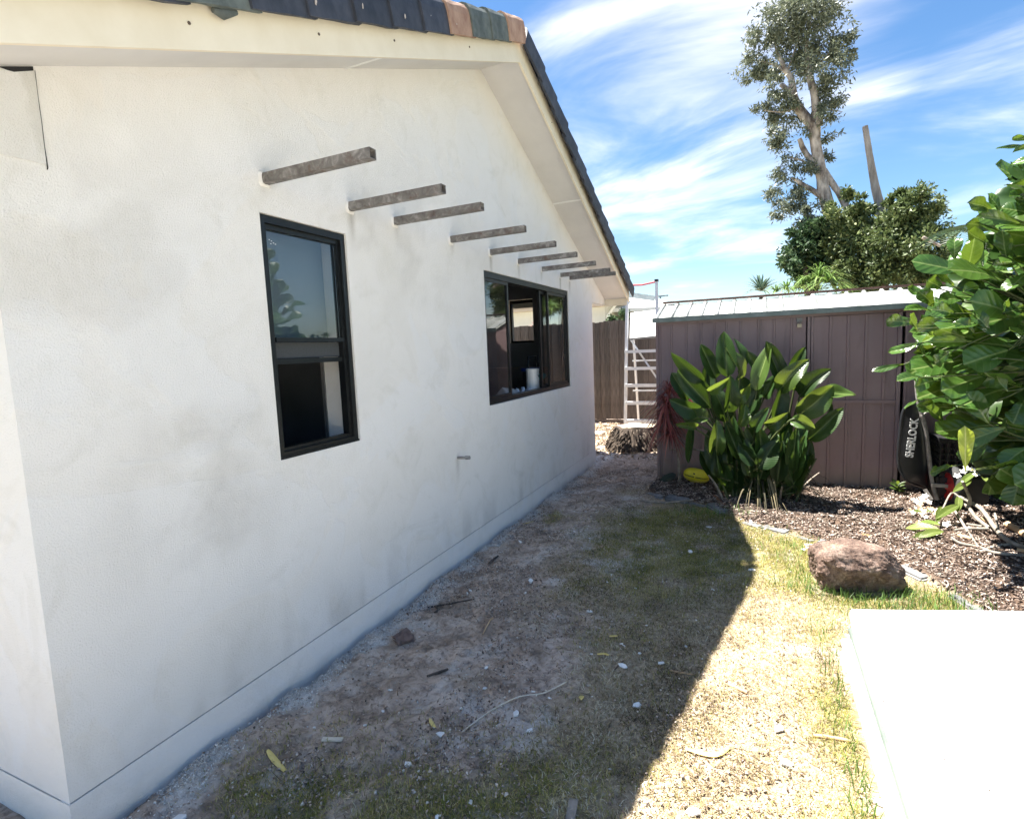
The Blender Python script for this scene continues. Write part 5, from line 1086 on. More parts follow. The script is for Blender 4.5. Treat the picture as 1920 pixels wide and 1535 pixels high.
# ------------------------------------------------------------------ barrow, crate, ball, rock, panels
def text_mesh(body, size, mat, M, parent, name, bold=.012, extr=.002):
    c = bpy.data.curves.new('lettering', 'FONT'); c.body = body; c.size = size; c.offset = bold*size; c.extrude = extr; c.align_x = 'CENTER'; c.align_y = 'CENTER'; c.resolution_u = 3
    o = bpy.data.objects.new('lettering', c); COL.objects.link(o); dg = bpy.context.evaluated_depsgraph_get(); dg.update()
    me = bpy.data.meshes.new_from_object(o.evaluated_get(dg)); bpy.data.objects.remove(o); bpy.data.curves.remove(c)
    me.materials.clear(); me.materials.append(mat); q = link(name, me, parent); q.matrix_local = Matrix.Translation(-origin(parent)) @ M; return q
def barrow():
    H = thing('wheelbarrow', 'black wheelbarrow with a red wheel stood on end against the shed', 'wheelbarrow', (3.65, 6.5, 0))
    A = lambda x, y, Y: at(x/4.264+1640, y/4.264+700, 1, Y)
    Y0_, Y1_ = 6.28, 6.80
    # cross sections from nose (bottom) to tail (top), rim on the left, tray bottom on the right
    rim = [(395, 908), (262, 862), (205, 780), (188, 690), (190, 600), (200, 480), (214, 360), (236, 285), (290, 240), (345, 226)]
    bot = [(418, 905), (428, 880), (425, 800), (418, 720), (412, 640), (404, 540), (392, 450), (372, 370), (356, 300), (350, 240)]
    n = len(rim); m = MB(); vs = []
    for i in range(n):
        r0, b0 = rim[i], bot[i]; e = .0 if 0 < i < n-1 else .12; inset = .075
        rf, rb = A(*r0, Y0_+e), A(*r0, Y1_-e); bf, bb = A(*b0, Y0_+inset+e*.6), A(*b0, Y1_-inset-e*.6)
        k1 = bf.lerp(rf, .18)+Vector((0, -.018, 0)); k2 = bb.lerp(rb, .18)+Vector((0, .018, 0))
        vs += [rf, rf.lerp(k1, .5)+Vector((0, -.012, 0)), k1, bf, bf.lerp(bb, .5)+Vector((.01, 0, 0)), bb, k2, rb]
    w_ = 8; m.add(vs, [(i*w_+k, i*w_+k+1, (i+1)*w_+k+1, (i+1)*w_+k) for i in range(n-1) for k in range(w_-1)], True)
    m.add(vs[:w_], [tuple(range(w_))]); m.add(vs[-w_:], [tuple(reversed(range(w_)))])
    tray = m.build('tray', TRAYM, H)
    lip = MB(); P = [vs[i*w_] for i in range(n)]+[vs[i*w_+7] for i in range(n-1, -1, -1)]; lip.tube(smooth_path(P+[P[0]], 3), .013, 7, cap=False); lip.build('rim', TRAYM, tray)
    # lettering on the side of the tray, reading upwards
    pc = A(286, 512, Y0_+.012); up = (A(300, 400, Y0_+.012)-A(266, 640, Y0_+.012)).normalized()
    sd = vs[5*w_+2]-vs[5*w_]; nrm = up.cross(sd).normalized(); nrm = nrm if nrm.y < 0 else -nrm
    yv = nrm.cross(up); M = Matrix.Translation(pc+nrm*.034) @ Matrix((up, yv, nrm)).transposed().to_4x4()
    text_mesh('SHERLOCK', .108, LETTER, M @ Matrix.Diagonal((.70, .86, 1, 1)), H, 'lettering', .035)
    for dy in (0, .46):
        h = MB(); h.tube(smooth_path([A(322, -20, 6.30+dy), A(333, 60, 6.30+dy), A(350, 230, 6.28+dy), A(405, 440, 6.27+dy), A(436, 680, 6.27+dy), A(462, 880, 6.27+dy), A(500, 1010, 6.25+dy)], 4), .018, 8); h.build('handle_bar', BARROWST, H)
    g = MB(); g.tube([A(318, -70, 6.30), A(330, 40, 6.30)], .021, 8); g.build('grip', BLACKPL, H)
    f = MB(); f.bar(A(452, 890, 6.25), A(580, 900, 6.27), .035, .03); f.build('fork', STEEL, H)
    b = MB(); b.bar(A(400, 925, 6.22), A(455, 1010, 6.18), .03, .02); b.bar(A(368, 345, 6.25), A(430, 300, 6.5), .02, .02); b.build('brace', BARROWST, H)
    wc = A(618, 903, 6.40); ax = Vector((-.985, -.17, .03)).normalized(); a = ax.cross(Vector((0, 0, 1))).normalized(); c = ax.cross(a); n = 24
    def ring(prof, mat, nm, par):
        vs = [wc+ax*h+(a*math.cos(2*math.pi*k/n)+c*math.sin(2*math.pi*k/n))*r for (h, r) in prof for k in range(n)]
        mm = MB(); mm.add(vs, [(i*n+k, i*n+(k+1) % n, (i+1)*n+(k+1) % n, (i+1)*n+k) for i in range(len(prof)-1) for k in range(n)], True); return mm.build(nm, mat, par)
    ty = ring([(.02, .125), (.045, .14), (.05, .165), (.03, .19), (0, .197), (-.03, .19), (-.05, .165), (-.045, .14), (-.02, .125)], RUBBER, 'wheel', H)
    ring([(.046, .001), (.05, .03), (.02, .04), (.012, .09), (.03, .13), (-.03, .13), (-.012, .09), (-.05, .03), (-.046, .001)], REDM, 'wheel_rim', ty)
barrow()
def crate():
    H = thing('milk_crate', 'black plastic crate with grid sides behind the wheelbarrow', 'crate', (4.02, 6.62, 0))
    x0, x1, y0, y1 = 3.80, 4.16, 6.46, 6.80
    for zb in (.30, ):
        z0, z1 = zb, zb+.36
        m = MB()
        for i in range(7):
            x = x0+(x1-x0)*i/6
            for y in (y0, y1): m.box((x-.007, y-.006, z0+.02), (x+.007, y+.006, z1-.03))
            yy = y0+(y1-y0)*i/6
            for x_ in (x0, x1): m.box((x_-.0055, yy-.0075, z0+.02), (x_+.0055, yy+.0075, z1-.03))
        for j in range(6):
            z = z0+.03+(z1-z0-.07)*j/5
            for y in (y0, y1): m.box((x0+.008, y-.0045, z-.0065), (x1-.008, y+.0045, z+.0065))
            for x_ in (x0, x1): m.box((x_-.0042, y0+.008, z-.0062), (x_+.0042, y1-.008, z+.0062))
        m.build('grid', BLACKPL, H)
        m = MB(); m.box((x0-.01, y0-.01, z1-.03), (x1+.01, y1+.01, z1)); m.build('rim', BLACKPL, H)
        m = MB(); m.box((x0+.01, y0+.01, z0), (x1-.01, y1-.01, z0+.018)); m.build('base', BLACKPL, H)
    m = MB(); m.box((x0-.02, y0-.0, -.02), (x1+.04, y1+.02, .298)); o = m.build('storage_box', mat_basic('grey black tub', (.03, .03, .032), (.05, .05, .052), 6, .5, .1), None, loc=(3.98, 6.63, 0))
    bm = bmesh.new(); bm.from_mesh(o.data); bmesh.ops.bevel(bm, geom=bm.edges[:], offset=.025, segments=2, affect='EDGES'); bm.to_mesh(o.data); bm.free()
    tag(o, 'dark grey storage box under the black plastic crate', 'box')
crate()
def ball():
    c = Vector((1.53, 6.60, 0)); c.z = gz(c.x, c.y)+.086; H = thing('football', 'yellow oval football with dark print beside the strelitzia', 'ball', (c.x, c.y, 0))
    n, k = 20, 14; ax = Vector((.97, -.06, -.16)).normalized(); u = Vector((0, -1, .0)); u = (u-ax*u.dot(ax)).normalized(); v = ax.cross(u); vs = []
    def pt(t, an, off=0): r = (.086+off)*max(0, math.sin(math.pi*t))**.78; return c+ax*(-.147*math.cos(math.pi*t))*(1+off)+(u*math.cos(an)+v*math.sin(an))*r
    for i in range(k+1):
        for j in range(n): vs.append(pt(i/k, 6.283*j/n))
    m = MB(); m.add(vs, [(i*n+j, i*n+(j+1) % n, (i+1)*n+(j+1) % n, (i+1)*n+j) for i in range(k) for j in range(n)], True); b = m.build('ball_skin', BALLM, H)
    p = MB(); rr = random.Random(2)
    t = .17
    while t < .86:
        w2 = rr.uniform(.016, .03)
        if not .46 < t < .50: p.add([pt(t, -.05, .0012), pt(t+w2, -.05, .0012), pt(t+w2, .13, .0012), pt(t, .13, .0012)], [(0, 1, 2, 3)])
        t += w2+.007
    p.add([pt(.44, -.52, .0012), pt(.475, -.50, .0012), pt(.49, -.36, .0012), pt(.46, -.28, .0012), pt(.435, -.38, .0012)], [(0, 1, 2, 3, 4)])
    p.build('print', INK, b)
    s = MB(); s.tube([pt(.1+.8*q/12, .62, .0005) for q in range(13)], .0022, 4); s.build('seam', TANW, b)
ball()
def rock():
    global ROCKM
    m, t, b = new_mat('rough pinkish stone'); obj = nnode(t, 'ShaderNodeTexCoord').outputs['Object']
    c = ramp(t, noise_n(t, 9, 7, .7, obj, .6), [(.34, (.15, .09, .066)), (.5, (.36, .24, .185)), (.66, (.62, .47, .385))])
    c = cmix(t, ramp(t, noise_n(t, 48, 5, .75, obj), [(.42, (.6, .6, .6)), (.60, (0, 0, 0))]), c, (.09, .06, .05))
    c = cmix(t, ramp(t, noise_n(t, 5, 3, .6, obj), [(.58, (0, 0, 0)), (.70, (.6, .6, .6))]), c, (.46, .34, .20))
    t.links.new(c, b.inputs['Base Color']); b.inputs['Roughness'].default_value = .92
    n = bump(t, b, noise_n(t, 26, 9, .8, obj, .8), 1.0, .045); ROCKM = m
    c0 = Vector((2.79, 4.19, 0)); c0.z = gz(2.79, 4.19)-.012
    bm = bmesh.new(); bmesh.ops.create_icosphere(bm, subdivisions=6, radius=1)
    pl = [((.05, .05, 1), .86), ((0, 0, -1), .8), ((0, -1, -.42), .80), ((.1, -1, .45), .98), ((-1, .1, -.12), .90), ((-1, -.15, .5), 1.10), ((1, .1, -.25), .92), ((1, -.2, .55), .94), ((0, 1, .1), .9), ((.75, -.75, .35), .98), ((-.7, -.8, -.1), 1.08), ((.5, .3, .9), .90), ((-.4, .6, .8), 1.02)]
    pn = [(Vector(n).normalized(), d) for n, d in pl]
    for v in bm.verts:
        u = v.co.normalized(); acc = 0.0
        for n, d in pn:
            k = n.dot(u)
            if k > .02: acc += (k/d)**34
        r = acc**(-1/34); p = u*r
        a, b2 = p.x*1.4+5+p.z*.8, p.y*1.4+p.z*1.1
        r2 = 1+.14*(float(fbm(a, b2, 71, 3))-.5)+.13*(float(fbm(a*4, b2*4-p.z*3, 73, 4))-.5)+.075*(float(fbm(a*14+p.z*6, b2*14-p.x*3, 75, 3))-.5)
        p *= r2; v.co = Vector((p.x*.272, p.y*.20, p.z*.185+.135))
    me = bpy.data.meshes.new('boulder'); bm.to_mesh(me); bm.free(); me.polygons.foreach_set('use_smooth', [True]*len(me.polygons)); me.materials.append(ROCKM)
    o = link('boulder', me, None, c0); o.rotation_euler = (0, 0, math.radians(16)); tag(o, 'rough pinkish brown boulder sitting on the grass edge', 'rock')
rock()
def panels():
    H = thing('panel_stack', 'stack of white insulated panels lying on the grass at bottom right', 'panels', (3.2, 2.0, 0))
    tilt = math.atan2(.107, .70)
    def slab(x0, y0, y1, z0, z1, wd, nm, mat, label=None, par=H):
        m = MB(); d = Vector((math.cos(tilt), 0, math.sin(tilt))); n = Vector((-math.sin(tilt), 0, math.cos(tilt))); a = Vector((x0, y0, z0)); h = z1-z0; e = .006
        P = [a, a+d*wd, a+d*wd+n*(h-e), a+d*(wd-e)+n*h, a+d*e+n*h, a+n*(h-e)]
        m.prism(P[::-1], (0, y1-y0, 0)); return m.build(nm, mat, par, label)
    slab(2.600, -.9, 3.13, .02, .125, 1.3, 'lower_panel', PANELM)
    slab(2.628, -.9, 3.19, .127, .162, 1.3, 'foam_edge', PANELG)
    slab(2.640, -.9, 3.20, .164, .243, 1.3, 'upper_panel', PANELM)
    slab(2.636, -.9, 3.203, .246, .256, 1.306, 'top_skin', PANELM)
    d = Vector((math.cos(tilt), 0, math.sin(tilt))); n = Vector((-math.sin(tilt), 0, math.cos(tilt)))
    for (px, py), wh in zip(((1618, 1211), (1657, 1295), (1772, 1410), (1855, 1474), (1800, 1198), (1905, 1253)), ('nearest the left edge of', 'a little in from the left edge of', 'in the middle of', 'lowest and nearest the viewer on', 'near the far edge of', 'furthest right on')):
        q = at(px, py, 2, .30); u = (q.x-2.636)/d.x; p = Vector((2.636, q.y, .256))+d*u
        m = MB(); an = random.uniform(0, 3); e = Vector((math.cos(an)*d.x, math.sin(an), math.cos(an)*d.z))*.007; f = Vector((-math.sin(an)*d.x, math.cos(an), -math.sin(an)*d.z))*.0035
        m.add([p-e+n*.001, p+f+n*.003, p+e+n*.001, p-f+n*.003], [(0, 1, 2, 3)]); tag(m.build('leaf_scrap', TWIGD, None, loc=p), 'tiny dark leaf scrap '+wh+' the white panels', 'leaf', 'dark scraps on the white panels')
panels()
def edging():
    ms = []
    for k in range(4):
        rr = random.Random(k+40); bm = bmesh.new(); bmesh.ops.create_cube(bm, size=1)
        for v in bm.verts: v.co = Vector((v.co.x*.27*(1+rr.uniform(-.1, .1)), v.co.y*.12*(1+rr.uniform(-.2, .2)), v.co.z*.10+rr.uniform(-.008, .008)))
        bmesh.ops.bevel(bm, geom=bm.edges[:], offset=.014, segments=2, affect='EDGES')
        me = bpy.data.meshes.new('edging_stone'); bm.to_mesh(me); bm.free(); me.materials.append(EDGEM); ms.append(me)
    cnt = {}; i = 0; P = [Vector((x, y)) for x, y in zip(EDGE_X[2:], EDGE_Y[2:]) if x < 3.8]
    for a, b in zip(P[:-1], P[1:]):
        L = (b-a).length; n = max(1, round(L/.29))
        for k in range(n):
            if random.random() < .22: continue
            p = a.lerp(b, (k+.5)/n); an = math.atan2(b.y-a.y, b.x-a.x)
            o = link('edging_stone', ms[i % 4], None, (p.x, p.y, gz(p.x, p.y)-.038+random.uniform(-.012, .006))); o.rotation_euler = (random.uniform(-.08, .08), random.uniform(-.06, .06), an+random.uniform(-.12, .12)); o.scale = (min(1.0, L/n/.27), 1, 1); i += 1
            nm = 'before the strelitzia' if p.x < 2.05 else ('left of the boulder' if p.x < 2.65 else ('behind the boulder' if p.x < 3.1 else 'right of the boulder near the white panels'))
            cnt[nm] = cnt.get(nm, 0)+1; tag(o, ('first', 'second', 'third', 'fourth', 'fifth', 'sixth', 'seventh', 'eighth')[cnt[nm]-1]+' flat grey edging stone from the left, '+nm, 'edging stone', 'edging stones between grass and mulch')
edging()

# ------------------------------------------------------------------ grass, chips, litter
def blades(n, xr, yr, dens, hmin, hmax, wmin, wmax, lean, name, mat, near=1.0, seed=1, tcol=None):
    rg = np.random.default_rng(seed); x = rg.uniform(*xr, n); y = yr[0]+(yr[1]-yr[0])*rg.uniform(0, 1, n)**near
    k = rg.uniform(0, 1, n) < dens(x, y); x, y = x[k], y[k]
    ok = ~((x > 2.58) & (y < 3.22)); ok &= ~((((x-2.79)/.26)**2+((y-4.20)/.17)**2) < 1); x, y = x[ok], y[ok]; n = len(x)
    z = ground_h(x, y)-.004; h = rg.uniform(hmin, hmax, n); w_ = rg.uniform(wmin, wmax, n); a = rg.uniform(0, 6.283, n); le = rg.uniform(*lean, n)
    dx, dy = np.cos(a), np.sin(a); sx, sy = -dy*w_/2, dx*w_/2
    k1 = .5; m1x, m1y, m1z = x+dx*h*np.sin(le*.55)*k1, y+dy*h*np.sin(le*.55)*k1, z+h*np.cos(le*.55)*k1
    tx, ty, tz = m1x+dx*h*.5*np.sin(le*1.15), m1y+dy*h*.5*np.sin(le*1.15), m1z+h*.5*np.cos(le*1.15)
    tz = np.maximum(tz, z+.003)
    V = np.stack([np.stack([x-sx, y-sy, z], 1), np.stack([x+sx, y+sy, z], 1), np.stack([m1x-sx*.8, m1y-sy*.8, m1z], 1), np.stack([m1x+sx*.8, m1y+sy*.8, m1z], 1), np.stack([tx, ty, tz], 1)], 1).reshape(-1, 3)
    i = np.arange(n)*5; T = np.stack([np.stack([i, i+1, i+3], 1), np.stack([i, i+3, i+2], 1), np.stack([i+2, i+3, i+4], 1)], 1).reshape(-1, 3)
    tn = np.repeat(np.clip(rg.normal(.5, .25, n)+1.1*(fbm(x*3.3, y*3.3, 55+seed, 4)-.5)+.7*(fbm(x*14, y*14, 58+seed, 2)-.5), 0, 1), 3)
    o = link(name, np_mesh(name, V, T, mat, tn)); o['kind'] = 'stuff'; return o
GRASSM = mat_tint('green grass', [(0, (.11, .10, .022)), (.4, (.25, .25, .045)), (.7, (.37, .33, .09)), (1, (.58, .48, .26))], .6, .2, .3)
STRAWM = mat_tint('dry grass', [(0, (.085, .060, .036)), (.35, (.205, .155, .082)), (.7, (.40, .325, .19)), (1, (.66, .60, .45))], .75, .15, .2)
blades(420000, (.0, 3.6), (.7, 6.6), lambda x, y: np.clip(thatch_mask(x, y)*.95, 0, 1)*(.35+.65*sstep(.36, .58, fbm(x*6, y*6, 93, 3)))*(.6+.4*(x > 1.5))*(1-.75*np.clip(green_mask(x, y), 0, 1)), .014, .040, .0018, .0042, (.95, 1.6), 'dry_grass', STRAWM, 1.25, 2)
blades(520000, (.0, 3.6), (.7, 6.6), lambda x, y: np.clip(green_mask(x, y), 0, 1), .014, .038, .0018, .0036, (.5, 1.5), 'green_grass', GRASSM, 1.1, 3)
def lush(x, y): return np.clip(blob(x, y, 3.05, 3.95, .32, .22)*1.6+blob(x, y, 2.75, 4.02, .30, .10)*1.2+blob(x, y, 2.47, 4.25, .10, .25)*.8+blob(x, y, 2.40, 4.75, .2, .25)*.35+blob(x, y, 2.55, 2.4, .06, .9)*.6+blob(x, y, 1.75, 5.5, .28, .16)*.4, 0, 1)
LUSH = mat_tint('lush grass', [(0, (.05, .10, .02)), (.6, (.11, .20, .04)), (1, (.22, .32, .09))], .5, .3, .35)
blades(26000, (1.4, 3.5), (1.6, 5.8), lush, .05, .12, .003, .0055, (.15, 1.25), 'lush_grass', LUSH, 1.0, 4)
def chips(n, pos, name, mat, L=(.02, .06), W_=(.006, .016), seed=1, tilt=.35, lift=.006):
    """thin arched slivers lying on the ground, with thickness"""
    rg = np.random.default_rng(seed); x, y = pos(rg, n); n = len(x); z = ground_h(x, y)+rg.uniform(.0, lift*2, n)
    a = rg.uniform(0, 6.283, n); l = rg.uniform(*L, n)*rg.uniform(.5, 1.1, n); w_ = rg.uniform(*W_, n); e = rg.normal(0, tilt, n); th = w_*.3; ro = rg.normal(0, .5, n)
    dx, dy, dz = np.cos(a)*np.cos(e), np.sin(a)*np.cos(e), np.sin(e); sx, sy, sz = -np.sin(a)*np.cos(ro), np.cos(a)*np.cos(ro), np.sin(ro)
    c = np.stack([x, y, z+th], 1); D = np.stack([dx, dy, dz], 1)*(l/2)[:, None]; Sd = np.stack([sx, sy, sz], 1)*(w_/2)[:, None]; U = np.array([0, 0, 1.])*th[:, None]
    V = np.stack([c-D-Sd*.6, c-D+Sd*.6, c+U+Sd, c+U-Sd, c+D+Sd*.5, c+D-Sd*.5, c-U*.6], 1).reshape(-1, 3)
    i = np.arange(n)*7; q = lambda *k: np.stack([i+j for j in k], 1)
    T = np.stack([q(0, 1, 2), q(0, 2, 3), q(3, 2, 4), q(3, 4, 5), q(0, 6, 1), q(1, 6, 2), q(2, 6, 4), q(5, 4, 6), q(3, 5, 6), q(0, 3, 6)], 1).reshape(-1, 3)
    tn = np.repeat(rg.uniform(0, 1, n), 10); o = link(name, np_mesh(name, V, T, mat, tn)); o['kind'] = 'stuff'; return o
def pos_bed(rg, n):
    x = rg.uniform(1.0, 6.0, n); y = rg.uniform(2.6, 6.86, n); k = (rg.uniform(0, 1, n) < bed_mask(x, y)) & (y < 6.86); return x[k], y[k]
MULCH = mat_tint('bark mulch', [(0, (.06, .042, .034)), (.4, (.19, .14, .115)), (.7, (.42, .33, .275)), (1, (.70, .62, .54))], .9, 0, .15)
chips(78000, pos_bed, 'mulch_chips', MULCH, (.012, .062), (.004, .014), 5)
def pos_far(rg, n):
    x = rg.uniform(-1.2, 1.0, n); y = rg.uniform(7.6, 11.5, n); k = rg.uniform(0, 1, n) < sstep(7.7, 9.2, y); return x[k], y[k]
chips(5000, pos_far, 'leaf_litter', mat_tint('dry leaf litter', [(0, (.12, .08, .05)), (.5, (.34, .25, .16)), (1, (.58, .48, .34))], .85), (.03, .09), (.012, .03), 6)
def pos_dirt(rg, n):
    x = rg.uniform(.02, 2.4, n)**1.0; y = .6+7.5*rg.uniform(0, 1, n)**1.3; k = rg.uniform(0, 1, n) < (.12+.9*sstep(.45, .65, fbm(x*2, y*2, 81, 3)))*(1-.6*thatch_mask(x, y)); k &= bed_mask(x, y) < .2; return x[k], y[k]
chips(60000, pos_dirt, 'soil_crumbs', mat_tint('soil crumb', [(0, (.16, .12, .095)), (.2, (.30, .225, .18)), (.8, (.52, .42, .35)), (1, (.74, .68, .61))], .95, 0, .1), (.004, .022), (.003, .014), 7, .5)
def pos_pl(rg, n):
    x = np.abs(rg.normal(.04, .10, n)) if True else 0; x = np.where(rg.uniform(0, 1, n) < .6, x, rg.uniform(0, 3.0, n)); y = .7+6.6*rg.uniform(0, 1, n)**1.3
    k = rg.uniform(0, 1, n) < (plaster_mask(x, y)*.9+.03); k &= (bed_mask(x, y) < .2) & (x > .015); k &= ~((x > 2.55) & (y < 3.25)); return x[k], y[k]
chips(34000, pos_pl, 'plaster_crumbs', mat_tint('plaster crumb', [(0, (.50, .47, .43)), (.6, (.74, .72, .69)), (1, (.88, .87, .85))], .95, 0, .1), (.004, .016), (.003, .010), 8, .5)
def pos_leafbits(rg, n):
    x = rg.uniform(.3, 2.6, n); y = .9+5.2*rg.uniform(0, 1, n)**1.2; k = bed_mask(x, y) < .2; k &= rg.uniform(0, 1, n) < .3+.7*thatch_mask(x, y); return x[k], y[k]
chips(3800, pos_leafbits, 'straw_bits', mat_tint('straw bit', [(0, (.13, .09, .05)), (.5, (.32, .24, .13)), (1, (.62, .52, .36))], .85), (.015, .06), (.002, .005), 9, .25)
def pos_under(rg, n):
    x = rg.uniform(1.1, 3.5, n); y = rg.uniform(5.4, 6.8, n); k = bed_mask(x, y) > .5; return x[k], y[k]
chips(1500, pos_under, 'dry_sticks', mat_tint('dry stick', [(0, (.06, .045, .035)), (.6, (.18, .14, .11)), (1, (.42, .36, .29))], .9), (.06, .22), (.003, .008), 10, .15)

def flake_mesh(name, mat, s, seed):
    rr = random.Random(seed); m = MB(); n = rr.randint(5, 7)
    P = [(math.cos(6.283*k/n)*s*rr.uniform(.6, 1.1), math.sin(6.283*k/n)*s*.6*rr.uniform(.6, 1.1), rr.uniform(-.001, .004)) for k in range(n)]; m.prism(P, (0, 0, s*.28)); return m.mesh(name, mat)
def litter():
    fm = [flake_mesh('plaster_flake', PLASTER, .020, k) for k in range(6)]
    named = [(1168, 1252, 'large white plaster flake on the dirt right of the curved twig end', 1.3), (1240, 1247, 'second white plaster flake near the upper curved twig end', 1.3), (827, 1377, 'white plaster lump by the yellow leaf strip on dirt', 1.3), (968, 1343, 'white plaster lump below the middle of the curved twig', 1.4), (993, 1370, 'white round plaster lump nearest the curved twig', 1.1),
             (995, 1090, 'white flake alone on the bare dirt path', 1.5), (985, 1110, 'thin white flake on the dirt behind the single flake', 1), (1105, 1150, 'broad white flake at the edge of green grass', 1.5), (1195, 1322, 'white flake at the shade edge beside the dark patch', 1.5), (734, 1152, 'pale chunk of plaster lying against the wall base', 2.0), (975, 1019, 'white chunk near the small grass tuft by the wall', 1.6),
             (765, 1433, 'white crumb in green grass at bottom middle', 1.2), (332, 1528, 'white plaster lump at the bottom edge left of the grass', 1.8), (1474, 1433, 'white curled chip on the sunlit straw', 1.7), (1460, 1365, 'white chip in the middle of sunlit straw', 1.7), (1300, 1530, 'white chip at the bottom edge in the sun', 1.6), (1650, 1505, 'white chip beside the lower white panel', 1.8),
             (1330, 990, 'white petal scrap by the grass edge near the strelitzia', 1.6), (1295, 1037, 'white scrap in the shaded green grass', 1.6), (1410, 1072, 'white scrap at the tip of the house shadow', 1.5), (1408, 982, 'white petal scraps on the edging stone', 1.8), (1320, 918, 'white crumpled scrap in front of the yellow football', 2.4), (1595, 1193, 'white chip at the far corner of the panels', 1.8)]
    for i, (px, py, lb, s) in enumerate(named):
        p = at(px, py, 2, 0); p.z = gz(p.x, p.y)+.004; o = link('plaster_flake', fm[i % 6], None, p); o.scale = (s, s, s*.8); o.rotation_euler = (random.uniform(-.3, .3), random.uniform(-.3, .3), random.uniform(0, 6.28)); tag(o, lb, 'flake', 'white flakes on the ground')
    rr = random.Random(12); k = 0
    while k < 70:
        x, y = rr.uniform(.05, 2.5), .9+4.8*rr.random()**1.2
        if x > 2.5 and y < 3.3: continue
        o = link('plaster_flake', fm[k % 6], None, (x, y, gz(x, y)+.002)); s = rr.uniform(.35, .8); o.scale = (s, s, s); o.rotation_euler = (rr.uniform(-.4, .4), rr.uniform(-.4, .4), rr.uniform(0, 6.28)); k += 1
        tag(o, 'small white plaster flake scattered on the dirt and grass', 'flake', 'small scattered plaster flakes')
    def gpath(pts, z=.008): 
        out = []
        for x, y in pts: p = at(x, y, 2, 0); p.z = gz(p.x, p.y)+z; out.append(p)
        return out
    m = MB(); P = gpath([(867, 1375), (885, 1355), (930, 1332), (975, 1315), (1020, 1300), (1062, 1286)], .008); m.tube(smooth_path(P, 4), .0035, 6); tag(m.build('curved_twig', PALEW, None, loc=P[2]), 'long thin curved pale twig lying on the bare dirt', 'twig')
    for pts, r, lb, mt in (([(1200, 940), (1250, 946), (1300, 944)], .012, 'pale stick lying before the mulch left of the strelitzia', TWIG), ([(1440, 972), (1480, 966), (1520, 964)], .010, 'pale stick on the mulch right of the strelitzia foot', TWIG), ([(1255, 1258), (1275, 1262), (1300, 1266)], .005, 'short straw coloured stick in the house shadow edge', TANW),
                       ([(1365, 1285), (1385, 1293), (1400, 1298)], .008, 'short tan stick on the sunlit straw', TANW), ([(1525, 1378), (1560, 1384), (1595, 1392)], .009, 'pale stick on the straw near the panels', TANW), ([(800, 1133), (840, 1132), (890, 1130)], .006, 'dark twig on dirt near the wall', TWIGD), ([(815, 1132), (822, 1141), (815, 1150)], .008, 'forked dark root piece on the dirt', TWIGD),
                       ([(905, 1187), (918, 1172), (925, 1165)], .005, 'tan twig on the middle of the bare dirt', TANW), ([(915, 1058), (925, 1050), (934, 1043)], .009, 'dark bark strip near the wall base', TWIGD), ([(800, 1262), (820, 1258), (840, 1252)], .007, 'dark root lump half buried in the dirt', TWIGD), ([(980, 985), (1000, 978), (1002, 972)], .004, 'yellow forked straw by the wall', YLEAF),
                       ([(1150, 1262), (1160, 1250), (1170, 1240)], .004, 'small brown twig at the shaded grass', TWIGD), ([(1495, 1310), (1530, 1300), (1527, 1340)], .003, 'thin dry stem on the sunlit straw', TANW)):
        P = gpath(pts, r*.8); m = MB(); m.tube(smooth_path(P, 3), [r*(.7+.3*math.sin(3.14*q/6)) for q in range(3*(len(P)-1)+1)], 6, jit=.3); tag(m.build('stick', mt, None, loc=P[1]), lb, 'stick')
    def strip(pts, wd, mat, name, lb, cat):
        P = smooth_path(gpath(pts, .010), 3); m = MB(); vs = []
        for i, p in enumerate(P):
            t = (P[min(i+1, len(P)-1)]-P[max(i-1, 0)]).normalized(); s = t.cross(Vector((0, 0, 1))).normalized()*wd*(.55+.45*math.sin(3.14*i/(len(P)-1))); vs += [p-s, p+Vector((0, 0, .006)), p+s]
        m.add(vs, [f for i in range(len(P)-1) for f in ((3*i, 3*i+1, 3*i+4, 3*i+3), (3*i+1, 3*i+2, 3*i+5, 3*i+4))], True); tag(m.build(name, mat, None, loc=P[0]), lb, cat)
    strip([(503, 1414), (514, 1424), (535, 1440)], .013, YLEAF, 'leaf_strip', 'yellow leaf strip by the plaster dust at bottom left', 'leaf')
    strip([(806, 1355), (811, 1364), (817, 1371)], .009, YLEAF, 'leaf_strip', 'small yellow leaf strip on the dirt beside a white lump', 'leaf')
    strip([(1285, 1408), (1310, 1414), (1335, 1418), (1352, 1415), (1366, 1404)], .014, YLEAF, 'leaf_strip', 'bent pale yellow leaf strip on the sunlit straw', 'leaf')
    strip([(1120, 1232), (1133, 1231), (1142, 1234)], .010, YLEAF, 'leaf_strip', 'yellow leaf on dirt beside two white flakes', 'leaf')
    strip([(1143, 1197), (1152, 1198), (1158, 1199)], .009, YLEAF, 'leaf_strip', 'yellow leaf at the green grass above the dirt', 'leaf')
    strip([(1085, 1310), (1092, 1308), (1088, 1314)], .009, YLEAF, 'leaf_strip', 'small yellow leaf beside the reddish dark patch', 'leaf')
    strip([(1340, 938), (1348, 945), (1360, 955)], .03, BROWNLEAF, 'brown_leaf', 'orange brown dry leaf in front of the strelitzia', 'leaf')
    strip([(1608, 1004), (1620, 1010), (1634, 1014)], .028, BROWNLEAF, 'brown_leaf', 'curled orange brown leaf behind the boulder', 'leaf')
    strip([(1742, 1040), (1752, 1106), (1756, 1108)][1:], .02, BROWNLEAF, 'brown_leaf', 'tan dry leaf in the grass right of the boulder', 'leaf')
